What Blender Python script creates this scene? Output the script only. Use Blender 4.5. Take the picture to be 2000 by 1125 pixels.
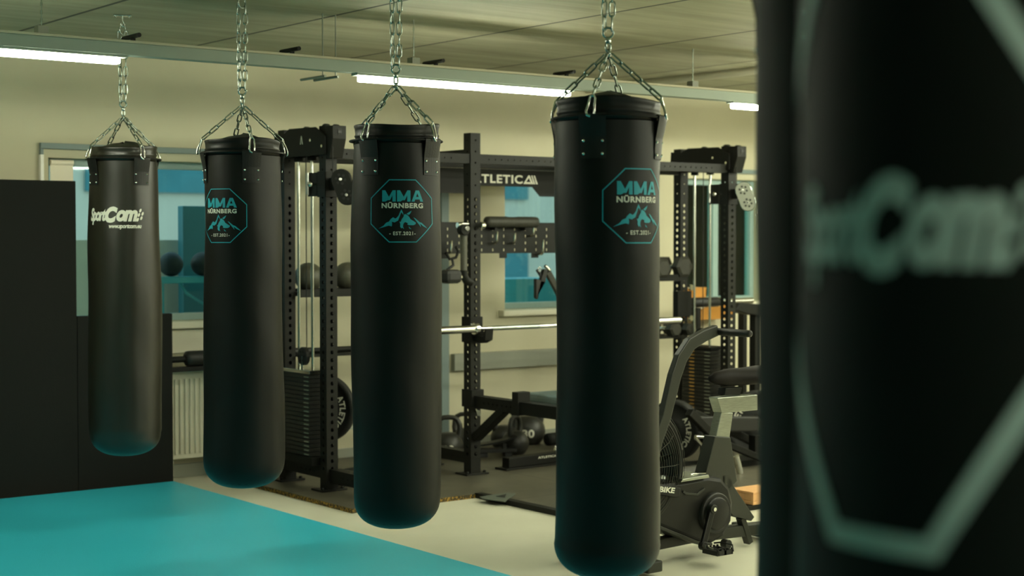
import bpy, bmesh, math, random
from mathutils import Vector, Matrix
PI = math.pi
rad = math.radians
for o in list(bpy.data.objects):
    bpy.data.objects.remove(o)
S = bpy.context.scene
C = S.collection
random.seed(4)

# ------------------------------------------------------------------ camera
# world X runs along the window wall, world Y runs towards it, floor z = 0
EYE = Vector((0, 0, 1.5))
FPX = 3060.0
PITCH = math.atan(95.5 / FPX)
HEAD = rad(52.5)
camd = bpy.data.cameras.new('camera')
camd.sensor_width = 36.0
camd.lens = 36.0 * FPX / 2000.0
camd.clip_start = 0.05
camd.clip_end = 200
camd.dof.use_dof = True
camd.dof.focus_distance = 6.6
camd.dof.aperture_fstop = 2.8
cam = bpy.data.objects.new('camera', camd)
cam.location = EYE
cam.rotation_euler = (PI / 2 - PITCH, 0, HEAD - PI / 2)
C.objects.link(cam)
S.camera = cam
VF = Vector((math.cos(HEAD) * math.cos(PITCH), math.sin(HEAD) * math.cos(PITCH), -math.sin(PITCH)))
VR = Vector((math.sin(HEAD), -math.cos(HEAD), 0))
VU = VR.cross(VF)

# ------------------------------------------------------------------ world and colour
world = bpy.data.worlds.new('overcast_sky')
S.world = world
world.use_nodes = True
wn = world.node_tree.nodes
wl = world.node_tree.links
wbg = wn['Background']
wgeo = wn.new('ShaderNodeTexCoord')
wsep = wn.new('ShaderNodeSeparateXYZ')
wramp = wn.new('ShaderNodeValToRGB')
wl.new(wgeo.outputs['Generated'], wsep.inputs[0])
wl.new(wsep.outputs['Z'], wramp.inputs[0])
wramp.color_ramp.elements[0].color = (0.42, 0.60, 0.64, 1)
wramp.color_ramp.elements[1].color = (0.26, 0.46, 0.56, 1)
wl.new(wramp.outputs[0], wbg.inputs['Color'])
wbg.inputs['Strength'].default_value = 0.75
S.view_settings.view_transform = 'Standard'
S.view_settings.look = 'None'
S.view_settings.exposure = 1.95
S.view_settings.gamma = 1.0
S.view_settings.use_curve_mapping = False

LED = 14.0          # strength of the LED strips
LEDCOL = (0.97, 1.0, 0.77)

# ------------------------------------------------------------------ pixel -> room helpers
def ray(px, py):
    return (VF + VR * ((px - 1000) / FPX) - VU * ((py - 562.5) / FPX))
def onY(px, py, Y):
    d = ray(px, py)
    return EYE + d * (Y / d.y)
def onX(px, py, X):
    d = ray(px, py)
    return EYE + d * (X / d.x)
def onZ(px, py, Z):
    d = ray(px, py)
    return EYE + d * ((Z - EYE.z) / d.z)

# ------------------------------------------------------------------ materials
def newmat(name):
    m = bpy.data.materials.new(name)
    m.use_nodes = True
    return m, m.node_tree.nodes, m.node_tree.links, m.node_tree.nodes['Principled BSDF']
def mat(name, col, rough=0.5, metal=0.0, var=0.12, scale=12.0, bump=0.05, bscale=120.0, spec=0.5, coat=0.0, stretch=None):
    m, N, L, b = newmat(name)
    tc = N.new('ShaderNodeTexCoord')
    vec = tc.outputs['Object']
    if stretch:
        mp = N.new('ShaderNodeMapping')
        mp.inputs['Scale'].default_value = stretch
        L.new(vec, mp.inputs['Vector'])
        vec = mp.outputs['Vector']
    n = N.new('ShaderNodeTexNoise')
    n.inputs['Scale'].default_value = scale
    n.inputs['Detail'].default_value = 6
    L.new(vec, n.inputs['Vector'])
    mx = N.new('ShaderNodeMix')
    mx.data_type = 'RGBA'
    mx.inputs[6].default_value = (*[max(0, c * (1 - var)) for c in col], 1)
    mx.inputs[7].default_value = (*[min(1, c * (1 + var)) for c in col], 1)
    L.new(n.outputs['Fac'], mx.inputs[0])
    L.new(mx.outputs[2], b.inputs['Base Color'])
    b.inputs['Roughness'].default_value = rough
    b.inputs['Metallic'].default_value = metal
    b.inputs['Specular IOR Level'].default_value = spec
    b.inputs['Coat Weight'].default_value = coat
    if bump:
        n2 = N.new('ShaderNodeTexNoise')
        n2.inputs['Scale'].default_value = bscale
        n2.inputs['Detail'].default_value = 4
        L.new(vec, n2.inputs['Vector'])
        bp = N.new('ShaderNodeBump')
        bp.inputs['Strength'].default_value = bump
        bp.inputs['Distance'].default_value = 0.01
        L.new(n2.outputs['Fac'], bp.inputs['Height'])
        L.new(bp.outputs['Normal'], b.inputs['Normal'])
    return m
def emat(name, col, st):
    m, N, L, b = newmat(name)
    b.inputs['Base Color'].default_value = (*col, 1)
    b.inputs['Emission Color'].default_value = (*col, 1)
    b.inputs['Emission Strength'].default_value = st
    return m

M = {}
M['vinyl'] = mat('black_vinyl', (0.0058, 0.0060, 0.0042), 0.46, 0, 0.25, 5, 0.18, 8, 0.33)
M['vinyl_sheen'] = mat('glossy_black_vinyl', (0.015, 0.0135, 0.007), 0.36, 0, 0.3, 4, 0.2, 7, 0.7)
M['matte_vinyl'] = mat('matte_black_vinyl', (0.010, 0.0112, 0.008), 0.6, 0, 0.2, 5, 0.08, 9, 0.2)
M['strap'] = mat('black_strap', (0.006, 0.006, 0.005), 0.5, 0, 0.2, 40, 0.1, 200)
M['steel'] = mat('zinc_chain', (0.42, 0.48, 0.43), 0.25, 1.0, 0.15, 40, 0.02)
M['chrome'] = mat('chrome', (0.75, 0.75, 0.68), 0.16, 1.0, 0.05, 20, 0)
M['rod'] = mat('guide_rod_steel', (0.62, 0.64, 0.56), 0.25, 1.0, 0.05, 20, 0)
M['teal_print'] = mat('teal_print', (0.014, 0.38, 0.47), 0.5, 0, 0.08, 30, 0)
M['white_print'] = mat('white_print', (0.80, 0.78, 0.66), 0.5, 0, 0.05, 30, 0)
M['cream_print'] = mat('bright_print', (0.80, 0.78, 0.66), 0.55, 0, 0.03, 30, 0)
M['green_print'] = mat('grey_green_print', (0.60, 0.70, 0.62), 0.6, 0, 0.05, 30, 0)
M['rack'] = mat('black_powder_coat', (0.010, 0.010, 0.0075), 0.5, 0.0, 0.2, 30, 0.06, 300, 0.22)
M['rack_dark'] = mat('dark_powder_coat', (0.009, 0.009, 0.007), 0.55, 0.0, 0.2, 30, 0.06, 300, 0.2)
M['rubber'] = mat('black_rubber', (0.016, 0.016, 0.014), 0.6, 0, 0.2, 40, 0.1, 200, 0.35)
M['gripr'] = mat('grip_rubber', (0.012, 0.012, 0.010), 0.5, 0, 0.2, 40, 0.1, 300, 0.45)
M['slam'] = mat('slam_ball_rubber', (0.035, 0.034, 0.025), 0.55, 0, 0.2, 20, 0.25, 90, 0.4)
M['ballr'] = mat('grey_ball_rubber', (0.07, 0.067, 0.046), 0.42, 0, 0.2, 20, 0.25, 90, 0.5)
M['iron'] = mat('kettlebell_iron', (0.022, 0.022, 0.017), 0.42, 0.0, 0.3, 30, 0.15, 120, 0.5)
M['bike'] = mat('bike_frame_grey', (0.024, 0.026, 0.019), 0.42, 0.0, 0.1, 10, 0.03, 200, 0.45)
M['bike_dark'] = mat('bike_shroud_black', (0.007, 0.007, 0.0055), 0.42, 0.0, 0.15, 10, 0.04, 160, 0.35)
M['brushed'] = mat('brushed_aluminium', (0.36, 0.38, 0.33), 0.32, 1.0, 0.3, 20, 0.05, 60, stretch=(1, 1, 12))
M['saddle'] = mat('black_saddle', (0.009, 0.007, 0.006), 0.6, 0, 0.2, 10, 0.05, 120, 0.15)
M['foam'] = mat('black_foam', (0.006, 0.0068, 0.005), 0.75, 0, 0.2, 30, 0.1, 120, 0.25)
M['orange'] = mat('orange_board', (0.55, 0.24, 0.03), 0.55, 0, 0.08, 10, 0.02)
M['wood'] = mat('plywood', (0.70, 0.38, 0.16), 0.6, 0, 0.15, 8, 0.05, 60, stretch=(1, 8, 1))
M['white_paint'] = mat('white_paint', (0.76, 0.72, 0.56), 0.5, 0, 0.03, 4, 0.01)
M['white_gloss'] = mat('bright_white_gloss', (0.95, 0.93, 0.84), 0.35, 0, 0.02, 4, 0)
M['radiator'] = mat('radiator_enamel', (0.72, 0.68, 0.53), 0.4, 0, 0.03, 4, 0.0)
M['frame_grey'] = mat('window_frame_grey', (0.20, 0.26, 0.25), 0.5, 0, 0.05, 6, 0.01)
M['frame_teal'] = mat('window_frame_teal', (0.30, 0.42, 0.40), 0.45, 0, 0.08, 6, 0.01)
M['dark_wall'] = mat('dark_teal_grey_paint', (0.15, 0.17, 0.145), 0.75, 0, 0.06, 3, 0.02)
M['plate_grey'] = mat('grey_green_plastic', (0.09, 0.105, 0.085), 0.5, 0, 0.06, 3, 0.02)
M['grey_trim'] = mat('grey_trim_paint', (0.30, 0.31, 0.25), 0.5, 0, 0.05, 6, 0.01)
M['trunk'] = mat('trunking_enamel', (0.30, 0.35, 0.29), 0.5, 0, 0.05, 5, 0.0)
M['trunk_cap'] = mat('trunking_top_cream', (0.50, 0.46, 0.33), 0.5, 0, 0.05, 5, 0.0)
M['led'] = emat('led_tube', LEDCOL, LED)
M['rack_wire'] = mat('black_wire', (0.05, 0.05, 0.04), 0.35, 0.5, 0.1, 30, 0)
M['stack'] = mat('weight_plate_steel', (0.018, 0.018, 0.014), 0.45, 0.2, 0.2, 30, 0.05)
M['dark_green'] = mat('dark_teal_glaze', (0.03, 0.17, 0.20), 0.4, 0, 0.2, 3, 0)
M['pale'] = mat('pale_reflected_room', (0.58, 0.50, 0.41), 0.8, 0, 0.15, 1.2, 0.02)
M['teal_rail'] = mat('teal_rail_paint', (0.05, 0.30, 0.34), 0.5, 0, 0.1, 5, 0)
M['pane_reflection'] = mat('pale_reflection', (0.95, 0.86, 0.70), 0.8, 0, 0.03, 5, 0)
M['benchpad'] = mat('blue_grey_pad', (0.12, 0.17, 0.17), 0.5, 0, 0.1, 10, 0.02)
M['amber'] = mat('amber_numbers', (0.55, 0.30, 0.06), 0.5, 0, 0.1, 10, 0)

def mat_floor():
    m, N, L, b = newmat('pale_vinyl_floor')
    tc = N.new('ShaderNodeTexCoord')
    n = N.new('ShaderNodeTexNoise'); n.inputs['Scale'].default_value = 1.6; n.inputs['Detail'].default_value = 8
    L.new(tc.outputs['Object'], n.inputs['Vector'])
    r = N.new('ShaderNodeValToRGB')
    r.color_ramp.elements[0].color = (0.62, 0.60, 0.46, 1); r.color_ramp.elements[0].position = 0.3
    r.color_ramp.elements[1].color = (0.72, 0.70, 0.56, 1); r.color_ramp.elements[1].position = 0.7
    L.new(n.outputs['Fac'], r.inputs[0]); L.new(r.outputs[0], b.inputs['Base Color'])
    b.inputs['Roughness'].default_value = 0.45
    return m
M['floor'] = mat_floor()
def mat_wall():
    m, N, L, b = newmat('cream_wall_paint')
    tc = N.new('ShaderNodeTexCoord')
    n = N.new('ShaderNodeTexNoise'); n.inputs['Scale'].default_value = 2.0; n.inputs['Detail'].default_value = 5
    L.new(tc.outputs['Object'], n.inputs['Vector'])
    r = N.new('ShaderNodeValToRGB')
    r.color_ramp.elements[0].color = (0.56, 0.52, 0.365, 1); r.color_ramp.elements[0].position = 0.3
    r.color_ramp.elements[1].color = (0.61, 0.57, 0.40, 1); r.color_ramp.elements[1].position = 0.7
    L.new(n.outputs['Fac'], r.inputs[0]); L.new(r.outputs[0], b.inputs['Base Color'])
    b.inputs['Roughness'].default_value = 0.75
    n2 = N.new('ShaderNodeTexNoise'); n2.inputs['Scale'].default_value = 90
    L.new(tc.outputs['Object'], n2.inputs['Vector'])
    bp = N.new('ShaderNodeBump'); bp.inputs['Strength'].default_value = 0.05
    L.new(n2.outputs['Fac'], bp.inputs['Height']); L.new(bp.outputs['Normal'], b.inputs['Normal'])
    return m
M['wall'] = mat_wall()
def mat_ceiling():
    # board-marked concrete slabs, joints along Y every 1.07 m
    m, N, L, b = newmat('board_marked_concrete')
    tc = N.new('ShaderNodeTexCoord')
    mp = N.new('ShaderNodeMapping'); mp.inputs['Scale'].default_value = (0.9, 7.0, 1)
    L.new(tc.outputs['Object'], mp.inputs['Vector'])
    n = N.new('ShaderNodeTexNoise'); n.inputs['Scale'].default_value = 1.0; n.inputs['Detail'].default_value = 9; n.inputs['Roughness'].default_value = 0.6
    L.new(mp.outputs['Vector'], n.inputs['Vector'])
    r = N.new('ShaderNodeValToRGB')
    r.color_ramp.elements[0].color = (0.27, 0.25, 0.155, 1); r.color_ramp.elements[0].position = 0.3
    r.color_ramp.elements[1].color = (0.44, 0.415, 0.285, 1); r.color_ramp.elements[1].position = 0.72
    L.new(n.outputs['Fac'], r.inputs[0])
    sx = N.new('ShaderNodeSeparateXYZ'); L.new(tc.outputs['Object'], sx.inputs[0])
    def mth(op, a, bb=None):
        q = N.new('ShaderNodeMath'); q.operation = op
        if isinstance(a, (int, float)): q.inputs[0].default_value = a
        else: L.new(a, q.inputs[0])
        if bb is not None:
            if isinstance(bb, (int, float)): q.inputs[1].default_value = bb
            else: L.new(bb, q.inputs[1])
        return q.outputs[0]
    f = mth('FRACT', mth('DIVIDE', mth('SUBTRACT', sx.outputs['X'], 4.21 - 10.7), 1.07))
    g = mth('LESS_THAN', mth('MINIMUM', f, mth('SUBTRACT', 1.0, f)), 0.011)
    # each slab a slightly different tone
    fl = mth('FLOOR', mth('DIVIDE', mth('SUBTRACT', sx.outputs['X'], 4.21 - 10.7), 1.07))
    wnz = N.new('ShaderNodeTexWhiteNoise'); wnz.noise_dimensions = '1D'; L.new(fl, wnz.inputs['W'])
    tone = mth('ADD', mth('MULTIPLY', wnz.outputs['Value'], 0.25), 0.85)
    vm = N.new('ShaderNodeVectorMath'); vm.operation = 'SCALE'
    L.new(r.outputs[0], vm.inputs[0]); L.new(tone, vm.inputs['Scale'])
    mx = N.new('ShaderNodeMix'); mx.data_type = 'RGBA'
    L.new(g, mx.inputs[0]); L.new(vm.outputs[0], mx.inputs[6]); mx.inputs[7].default_value = (0.05, 0.05, 0.035, 1)
    L.new(mx.outputs[2], b.inputs['Base Color'])
    b.inputs['Roughness'].default_value = 0.7
    bp = N.new('ShaderNodeBump'); bp.inputs['Strength'].default_value = 0.2; bp.inputs['Distance'].default_value = 0.01
    L.new(n.outputs['Fac'], bp.inputs['Height']); L.new(bp.outputs['Normal'], b.inputs['Normal'])
    return m
M['ceiling'] = mat_ceiling()
def mat_mat():
    m, N, L, b = newmat('blue_foam_mat')
    tc = N.new('ShaderNodeTexCoord')
    n = N.new('ShaderNodeTexNoise'); n.inputs['Scale'].default_value = 1.2; n.inputs['Detail'].default_value = 4
    L.new(tc.outputs['Object'], n.inputs['Vector'])
    r = N.new('ShaderNodeValToRGB')
    r.color_ramp.elements[0].color = (0.030, 0.48, 0.62, 1)
    r.color_ramp.elements[1].color = (0.042, 0.58, 0.74, 1)
    L.new(n.outputs['Fac'], r.inputs[0]); L.new(r.outputs[0], b.inputs['Base Color'])
    b.inputs['Roughness'].default_value = 0.42
    n2 = N.new('ShaderNodeTexNoise'); n2.inputs['Scale'].default_value = 160
    L.new(tc.outputs['Object'], n2.inputs['Vector'])
    bp = N.new('ShaderNodeBump'); bp.inputs['Strength'].default_value = 0.25; bp.inputs['Distance'].default_value = 0.004
    L.new(n2.outputs['Fac'], bp.inputs['Height']); L.new(bp.outputs['Normal'], b.inputs['Normal'])
    return m
M['mat'] = mat_mat()
def mat_speckle():
    m, N, L, b = newmat('dark_rubber_tile')
    tc = N.new('ShaderNodeTexCoord')
    n = N.new('ShaderNodeTexNoise'); n.inputs['Scale'].default_value = 2.2; n.inputs['Detail'].default_value = 10; n.inputs['Roughness'].default_value = 0.7
    L.new(tc.outputs['Object'], n.inputs['Vector'])
    r = N.new('ShaderNodeValToRGB')
    r.color_ramp.elements[0].color = (0.055, 0.050, 0.034, 1); r.color_ramp.elements[0].position = 0.3
    r.color_ramp.elements[1].color = (0.12, 0.108, 0.074, 1); r.color_ramp.elements[1].position = 0.75
    L.new(n.outputs['Fac'], r.inputs[0])
    sx = N.new('ShaderNodeTexBrick')
    sx.offset = 0.0
    sx.inputs['Scale'].default_value = 1.0
    sx.inputs['Brick Width'].default_value = 1.0; sx.inputs['Row Height'].default_value = 1.0
    sx.inputs['Mortar Size'].default_value = 0.004
    L.new(tc.outputs['Object'], sx.inputs['Vector'])
    mx = N.new('ShaderNodeMix'); mx.data_type = 'RGBA'
    L.new(sx.outputs['Fac'], mx.inputs[0]); L.new(r.outputs[0], mx.inputs[6]); mx.inputs[7].default_value = (0.015, 0.014, 0.01, 1)
    L.new(mx.outputs[2], b.inputs['Base Color'])
    b.inputs['Roughness'].default_value = 0.5
    return m
M['tile'] = mat_speckle()
def mat_edge():
    m, N, L, b = newmat('speckled_rubber_edge')
    tc = N.new('ShaderNodeTexCoord')
    n = N.new('ShaderNodeTexNoise'); n.inputs['Scale'].default_value = 90; n.inputs['Detail'].default_value = 3
    L.new(tc.outputs['Object'], n.inputs['Vector'])
    r = N.new('ShaderNodeValToRGB')
    r.color_ramp.elements[0].color = (0.035, 0.028, 0.012, 1); r.color_ramp.elements[0].position = 0.45
    r.color_ramp.elements[1].color = (0.40, 0.23, 0.03, 1); r.color_ramp.elements[1].position = 0.62
    L.new(n.outputs['Fac'], r.inputs[0]); L.new(r.outputs[0], b.inputs['Base Color'])
    b.inputs['Roughness'].default_value = 0.8
    return m
M['edge'] = mat_edge()
def mat_glass():
    m, N, L, b = newmat('window_glass')
    N.remove(b)
    out = N['Material Output']
    t = N.new('ShaderNodeBsdfTransparent'); t.inputs[0].default_value = (0.80, 0.92, 0.90, 1)
    g = N.new('ShaderNodeBsdfGlossy'); g.inputs['Roughness'].default_value = 0.02; g.inputs['Color'].default_value = (0.8, 0.95, 0.95, 1)
    f = N.new('ShaderNodeFresnel'); f.inputs['IOR'].default_value = 1.5
    mx = N.new('ShaderNodeMixShader')
    L.new(f.outputs[0], mx.inputs[0]); L.new(t.outputs[0], mx.inputs[1]); L.new(g.outputs[0], mx.inputs[2])
    L.new(mx.outputs[0], out.inputs['Surface'])
    return m
M['glass'] = mat_glass()

# ------------------------------------------------------------------ mesh builder
class MB:
    def __init__(self):
        self.v = []; self.f = []; self.s = []
    def add(self, vs, fs, smooth=False):
        n = len(self.v)
        self.v += [tuple(p) for p in vs]
        for q in fs:
            self.f.append(tuple(i + n for i in q)); self.s.append(smooth)
    def box(self, c, s, rot=None):
        c = Vector(c); hx, hy, hz = s[0] / 2, s[1] / 2, s[2] / 2
        vs = []
        for x in (-hx, hx):
            for y in (-hy, hy):
                for z in (-hz, hz):
                    p = Vector((x, y, z))
                    if rot is not None: p = rot @ p
                    vs.append(c + p)
        self.add(vs, [(0, 1, 3, 2), (4, 6, 7, 5), (0, 4, 5, 1), (2, 3, 7, 6), (0, 2, 6, 4), (1, 5, 7, 3)])
        return self
    def b2(self, a, b):
        return self.box([(a[i] + b[i]) / 2 for i in range(3)], [abs(a[i] - b[i]) for i in range(3)])
    def bar(self, a, b, w, h, up=(0, 0, 1)):
        # rectangular bar from a to b, w sideways, h along up
        a = Vector(a); b = Vector(b); d = (b - a); l = d.length; d.normalize()
        s = d.cross(Vector(up))
        if s.length < 1e-4: s = d.cross(Vector((1, 0, 0)))
        s.normalize(); u = s.cross(d)
        rot = Matrix((d, s, u)).transposed()
        return self.box((a + b) / 2, (l, w, h), rot)
    def tube(self, pts, r, n=12, closed=False, cap=True, smooth=True):
        pts = [Vector(p) for p in pts]; m = len(pts)
        rs = r if isinstance(r, (list, tuple)) else [r] * m
        tang = []
        for i in range(m):
            if closed: t = pts[(i + 1) % m] - pts[i - 1]
            else: t = pts[min(i + 1, m - 1)] - pts[max(i - 1, 0)]
            if t.length < 1e-9: t = Vector((0, 0, 1))
            tang.append(t.normalized())
        u = tang[0].orthogonal().normalized()
        vs = []
        for i in range(m):
            t = tang[i]
            u = (u - t * u.dot(t))
            if u.length < 1e-6: u = t.orthogonal()
            u.normalize(); w = t.cross(u)
            for k in range(n):
                a = 2 * PI * k / n
                vs.append(pts[i] + (u * math.cos(a) + w * math.sin(a)) * rs[i])
        fs = []
        for i in range(m if closed else m - 1):
            j = (i + 1) % m
            for k in range(n):
                l = (k + 1) % n
                fs.append((i * n + k, i * n + l, j * n + l, j * n + k))
        self.add(vs, fs, smooth)
        if cap and not closed:
            self.add(vs[:n], [tuple(range(n))][::-1]); self.add(vs[-n:], [tuple(range(n))])
        return self
    def lathe(self, prof, c=(0, 0, 0), axis='Z', n=32, smooth=True):
        c = Vector(c); vs = []
        ax = Vector(axis) if not isinstance(axis, str) else {'X': Vector((1, 0, 0)), 'Y': Vector((0, 1, 0)), 'Z': Vector((0, 0, 1))}[axis]
        ax = ax.normalized(); u = ax.orthogonal().normalized(); w = ax.cross(u)
        for (r, z) in prof:
            for k in range(n):
                a = 2 * PI * k / n
                vs.append(c + ax * z + (u * math.cos(a) + w * math.sin(a)) * r)
        fs = []
        for i in range(len(prof) - 1):
            for k in range(n):
                l = (k + 1) % n
                fs.append((i * n + k, i * n + l, (i + 1) * n + l, (i + 1) * n + k))
        self.add(vs, fs, smooth)
        if prof[0][0] > 1e-5: self.add(vs[:n], [tuple(range(n))])
        if prof[-1][0] > 1e-5: self.add(vs[-n:], [tuple(range(n))])
        return self
    def disc(self, c, r, t, axis='Z', n=28, bev=0.0):
        h = t / 2; b = bev or min(t * 0.15, r * 0.1)
        return self.lathe([(r - b, -h), (r, -h + b), (r, h - b), (r - b, h)], c, axis, n, smooth=False)
    def prism(self, pts, vec):
        pts = [Vector(p) for p in pts]; vec = Vector(vec); n = len(pts)
        vs = pts + [p + vec for p in pts]
        fs = [tuple(range(n)), tuple(range(2 * n - 1, n - 1, -1))]
        fs += [(i, i + n, (i + 1) % n + n, (i + 1) % n) for i in range(n)]
        self.add(vs, fs)
        return self
    def build(self, name, m, parent=None, bevel=0.0, origin=None):
        me = bpy.data.meshes.new(name)
        org = Vector(origin) if origin is not None else None
        vv = self.v
        if org is not None: vv = [tuple(Vector(p) - org) for p in self.v]
        me.from_pydata(vv, [], self.f)
        bm = bmesh.new(); bm.from_mesh(me)
        bmesh.ops.recalc_face_normals(bm, faces=bm.faces)
        bm.to_mesh(me); bm.free()
        me.polygons.foreach_set('use_smooth', self.s)
        me.materials.append(m)
        o = bpy.data.objects.new(name, me); C.objects.link(o)
        if parent is not None: o.parent = parent
        if org is not None:
            o.location = org
        if bevel:
            bv = o.modifiers.new('bevel', 'BEVEL'); bv.width = bevel; bv.segments = 2; bv.limit_method = 'ANGLE'; bv.angle_limit = rad(40)
        return o
def root(name, label, cat, loc=(0, 0, 0), rz=0.0, group=None):
    o = bpy.data.objects.new(name, None); C.objects.link(o)
    o.empty_display_size = 0.1
    o.location = loc; o.rotation_euler = (0, 0, rz)
    return tag(o, label, cat, group)
def tag(o, label, cat, group=None):
    o['label'] = label; o['category'] = cat
    if group: o['group'] = group
    return o
def struct(o):
    o['kind'] = 'structure'
    return o
def lab(o, t):
    o['label'] = t
    return o

# ------------------------------------------------------------------ flat artwork (letters, emblems) mapped onto surfaces
def text_shape(s, x0, x1, y0, y1, bold=0.0, shear=0.0, space=1.0):
    cu = bpy.data.curves.new('lettering', 'FONT')
    cu.body = s; cu.size = 1.0; cu.offset = bold; cu.shear = shear; cu.space_character = space
    cu.resolution_u = 4
    ob = bpy.data.objects.new('lettering', cu); C.objects.link(ob)
    bpy.context.view_layer.update()
    dg = bpy.context.evaluated_depsgraph_get()
    me = bpy.data.meshes.new_from_object(ob.evaluated_get(dg))
    vs = [(v.co.x, v.co.y) for v in me.vertices]; fs = [tuple(p.vertices) for p in me.polygons]
    bpy.data.objects.remove(ob); bpy.data.curves.remove(cu); bpy.data.meshes.remove(me)
    ax = min(v[0] for v in vs); bx = max(v[0] for v in vs); ay = min(v[1] for v in vs); by = max(v[1] for v in vs)
    vs = [(x0 + (x - ax) / (bx - ax) * (x1 - x0), y0 + (y - ay) / (by - ay) * (y1 - y0)) for x, y in vs]
    return vs, fs
def poly_shape(pts):
    return [tuple(p) for p in pts], [tuple(range(len(pts)))]
def outline_shape(pts, w):
    n = len(pts); inner = []
    for i in range(n):
        a = Vector(pts[i - 1]); b = Vector(pts[i]); c = Vector(pts[(i + 1) % n])
        d1 = (b - a).normalized(); d2 = (c - b).normalized()
        n1 = Vector((-d1.y, d1.x)); n2 = Vector((-d2.y, d2.x))
        bis = (n1 + n2).normalized(); k = w / max(0.2, bis.dot(n1))
        inner.append(tuple(b + bis * k))
    vs = [tuple(p) for p in pts] + inner
    return vs, [(i, (i + 1) % n, (i + 1) % n + n, i + n) for i in range(n)]
def artwork(name, shapes, fmap, m, parent, step=None):
    bm = bmesh.new()
    for vs, fs in shapes:
        bv = [bm.verts.new((x, y, 0)) for x, y in vs]
        for f in fs:
            try: bm.faces.new([bv[i] for i in f])
            except Exception: pass
    bmesh.ops.triangulate(bm, faces=bm.faces[:])
    if step:
        xs = [v.co.x for v in bm.verts]; x = min(xs) + step; hi = max(xs)
        while x < hi:
            bmesh.ops.bisect_plane(bm, geom=bm.verts[:] + bm.edges[:] + bm.faces[:], dist=1e-6, plane_co=(x, 0, 0), plane_no=(1, 0, 0))
            x += step
        ys = [v.co.y for v in bm.verts]; y = min(ys) + step * 2; hi = max(ys)
        while y < hi:
            bmesh.ops.bisect_plane(bm, geom=bm.verts[:] + bm.edges[:] + bm.faces[:], dist=1e-6, plane_co=(0, y, 0), plane_no=(0, 1, 0))
            y += step * 2
    for v in bm.verts:
        v.co = Vector(fmap(v.co.x, v.co.y))
    me = bpy.data.meshes.new(name); bm.to_mesh(me); bm.free()
    me.materials.append(m)
    o = bpy.data.objects.new(name, me); C.objects.link(o); o.parent = parent
    return o

# ------------------------------------------------------------------ room shell
ZC = 2.65
YW = 9.08
X0, X1, Y0 = -3.0, 15.0, -4.0
struct(MB().b2((X0 - .2, Y0 - .2, -0.2), (X1 + .2, YW + .3, 0)).build('floor', M['floor']))
struct(MB().b2((X0 - .2, Y0 - .2, ZC), (X1 + .2, YW + .3, ZC + 0.25)).build('ceiling', M['ceiling']))
struct(MB().b2((X0 - .2, Y0 - .2, 0), (X0, YW + .3, ZC)).build('wall_left', M['dark_wall']))
struct(MB().b2((X1, Y0 - .2, 0), (X1 + .2, YW + .3, ZC)).build('wall_right', M['wall']))
struct(MB().b2((X0, Y0 - .2, 0), (X1, Y0, ZC)).build('wall_front', M['dark_wall']))
WZ0, WZ1 = 0.985, 1.985
wins = [(onY(95, 400, YW).x, onY(478, 400, YW).x), (onY(986, 400, YW).x, onY(1180, 400, YW).x), (onY(1343, 400, YW).x, onY(1490, 400, YW).x)]
w = MB(); xs = X0
for a, b in wins:
    w.b2((xs, YW, 0), (a, YW + .3, ZC)); xs = b
    w.b2((a, YW, 0), (b, YW + .3, WZ0)); w.b2((a, YW, WZ1), (b, YW + .3, ZC))
w.b2((xs, YW, 0), (X1, YW + .3, ZC))
struct(w.build('wall_back', M['wall']))

mull = [[0.30], [], [0.48]]
for k, (a, b) in enumerate(wins):
    f = MB(); yw0, yw1 = YW + .10, YW + .16; t = 0.045
    f.b2((a, yw0, WZ0), (a + t, yw1, WZ1)).b2((b - t, yw0, WZ0), (b, yw1, WZ1))
    f.b2((a + t, yw0, WZ0), (b - t, yw1, WZ0 + t)).b2((a + t, yw0, WZ1 - t), (b - t, yw1, WZ1))
    for q in mull[k]:
        xm = a + (b - a) * q; f.b2((xm - .03, yw0, WZ0 + t), (xm + .03, yw1, WZ1 - t))
    fo = struct(f.build('window_%d' % (k + 1), M['frame_teal'], bevel=0.003))
    MB().b2((a + t, yw0 + .025, WZ0 + t), (b - t, yw0 + .033, WZ1 - t)).build('pane', M['glass'], fo)
    # sill board
    struct(MB().b2((a - .06, YW - .07, WZ0 - .045), (b + .06, YW + .098, WZ0 - .001)).build('trim_%d' % (k + 1), M['white_paint'], bevel=0.005))
    if k < 1:
        struct(MB().b2((a - .06, YW - .03, WZ0 - .20), (b + .06, YW - .001, WZ0 - .055)).build('trim_4', M['white_paint'], bevel=0.004))
# slim duct running along the wall over the windows
xd = onY(76, 290, YW).x
d_ = MB().b2((xd, YW - .03, 2.035), (14.9, YW - .001, 2.07))
struct(MB().b2((xd - .004, YW - .035, 1.0), (xd + .018, YW - .001, 2.0)).build('trim_9', M['white_gloss'], bevel=0.003))
d_.b2((xd, YW - .03, 2.0), (xd + .018, YW - .001, 2.035))
struct(d_.build('trim_5', M['frame_grey'], bevel=0.003))
# grey strip standing for sill shade, right of the rack's first bay
struct(MB().b2((onY(880, 700, YW).x, YW - .05, .565), (onY(1240, 700, YW).x, YW - .001, .685)).build('trim_6', M['grey_trim'], bevel=0.004))  # not a real trim, stands for the shade below the sill
struct(MB().b2((onY(861, 500, YW - .04).x, YW - .05, .09), (onY(876, 500, YW - .04).x, YW - .001, 1.99)).build('trim_8', M['frame_grey'], bevel=0.004))
# skirting
struct(MB().b2((X0, YW - .02, 0), (X1, YW - .001, .085)).build('baseboard_back', M['grey_trim'], bevel=0.003))

# conduit across the ceiling
struct(MB().tube([(7.67, 2.0, ZC - .028), (7.67, YW - .01, ZC - .028)], 0.026, 10).build('trim_7', M['trunk_cap']))

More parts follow.
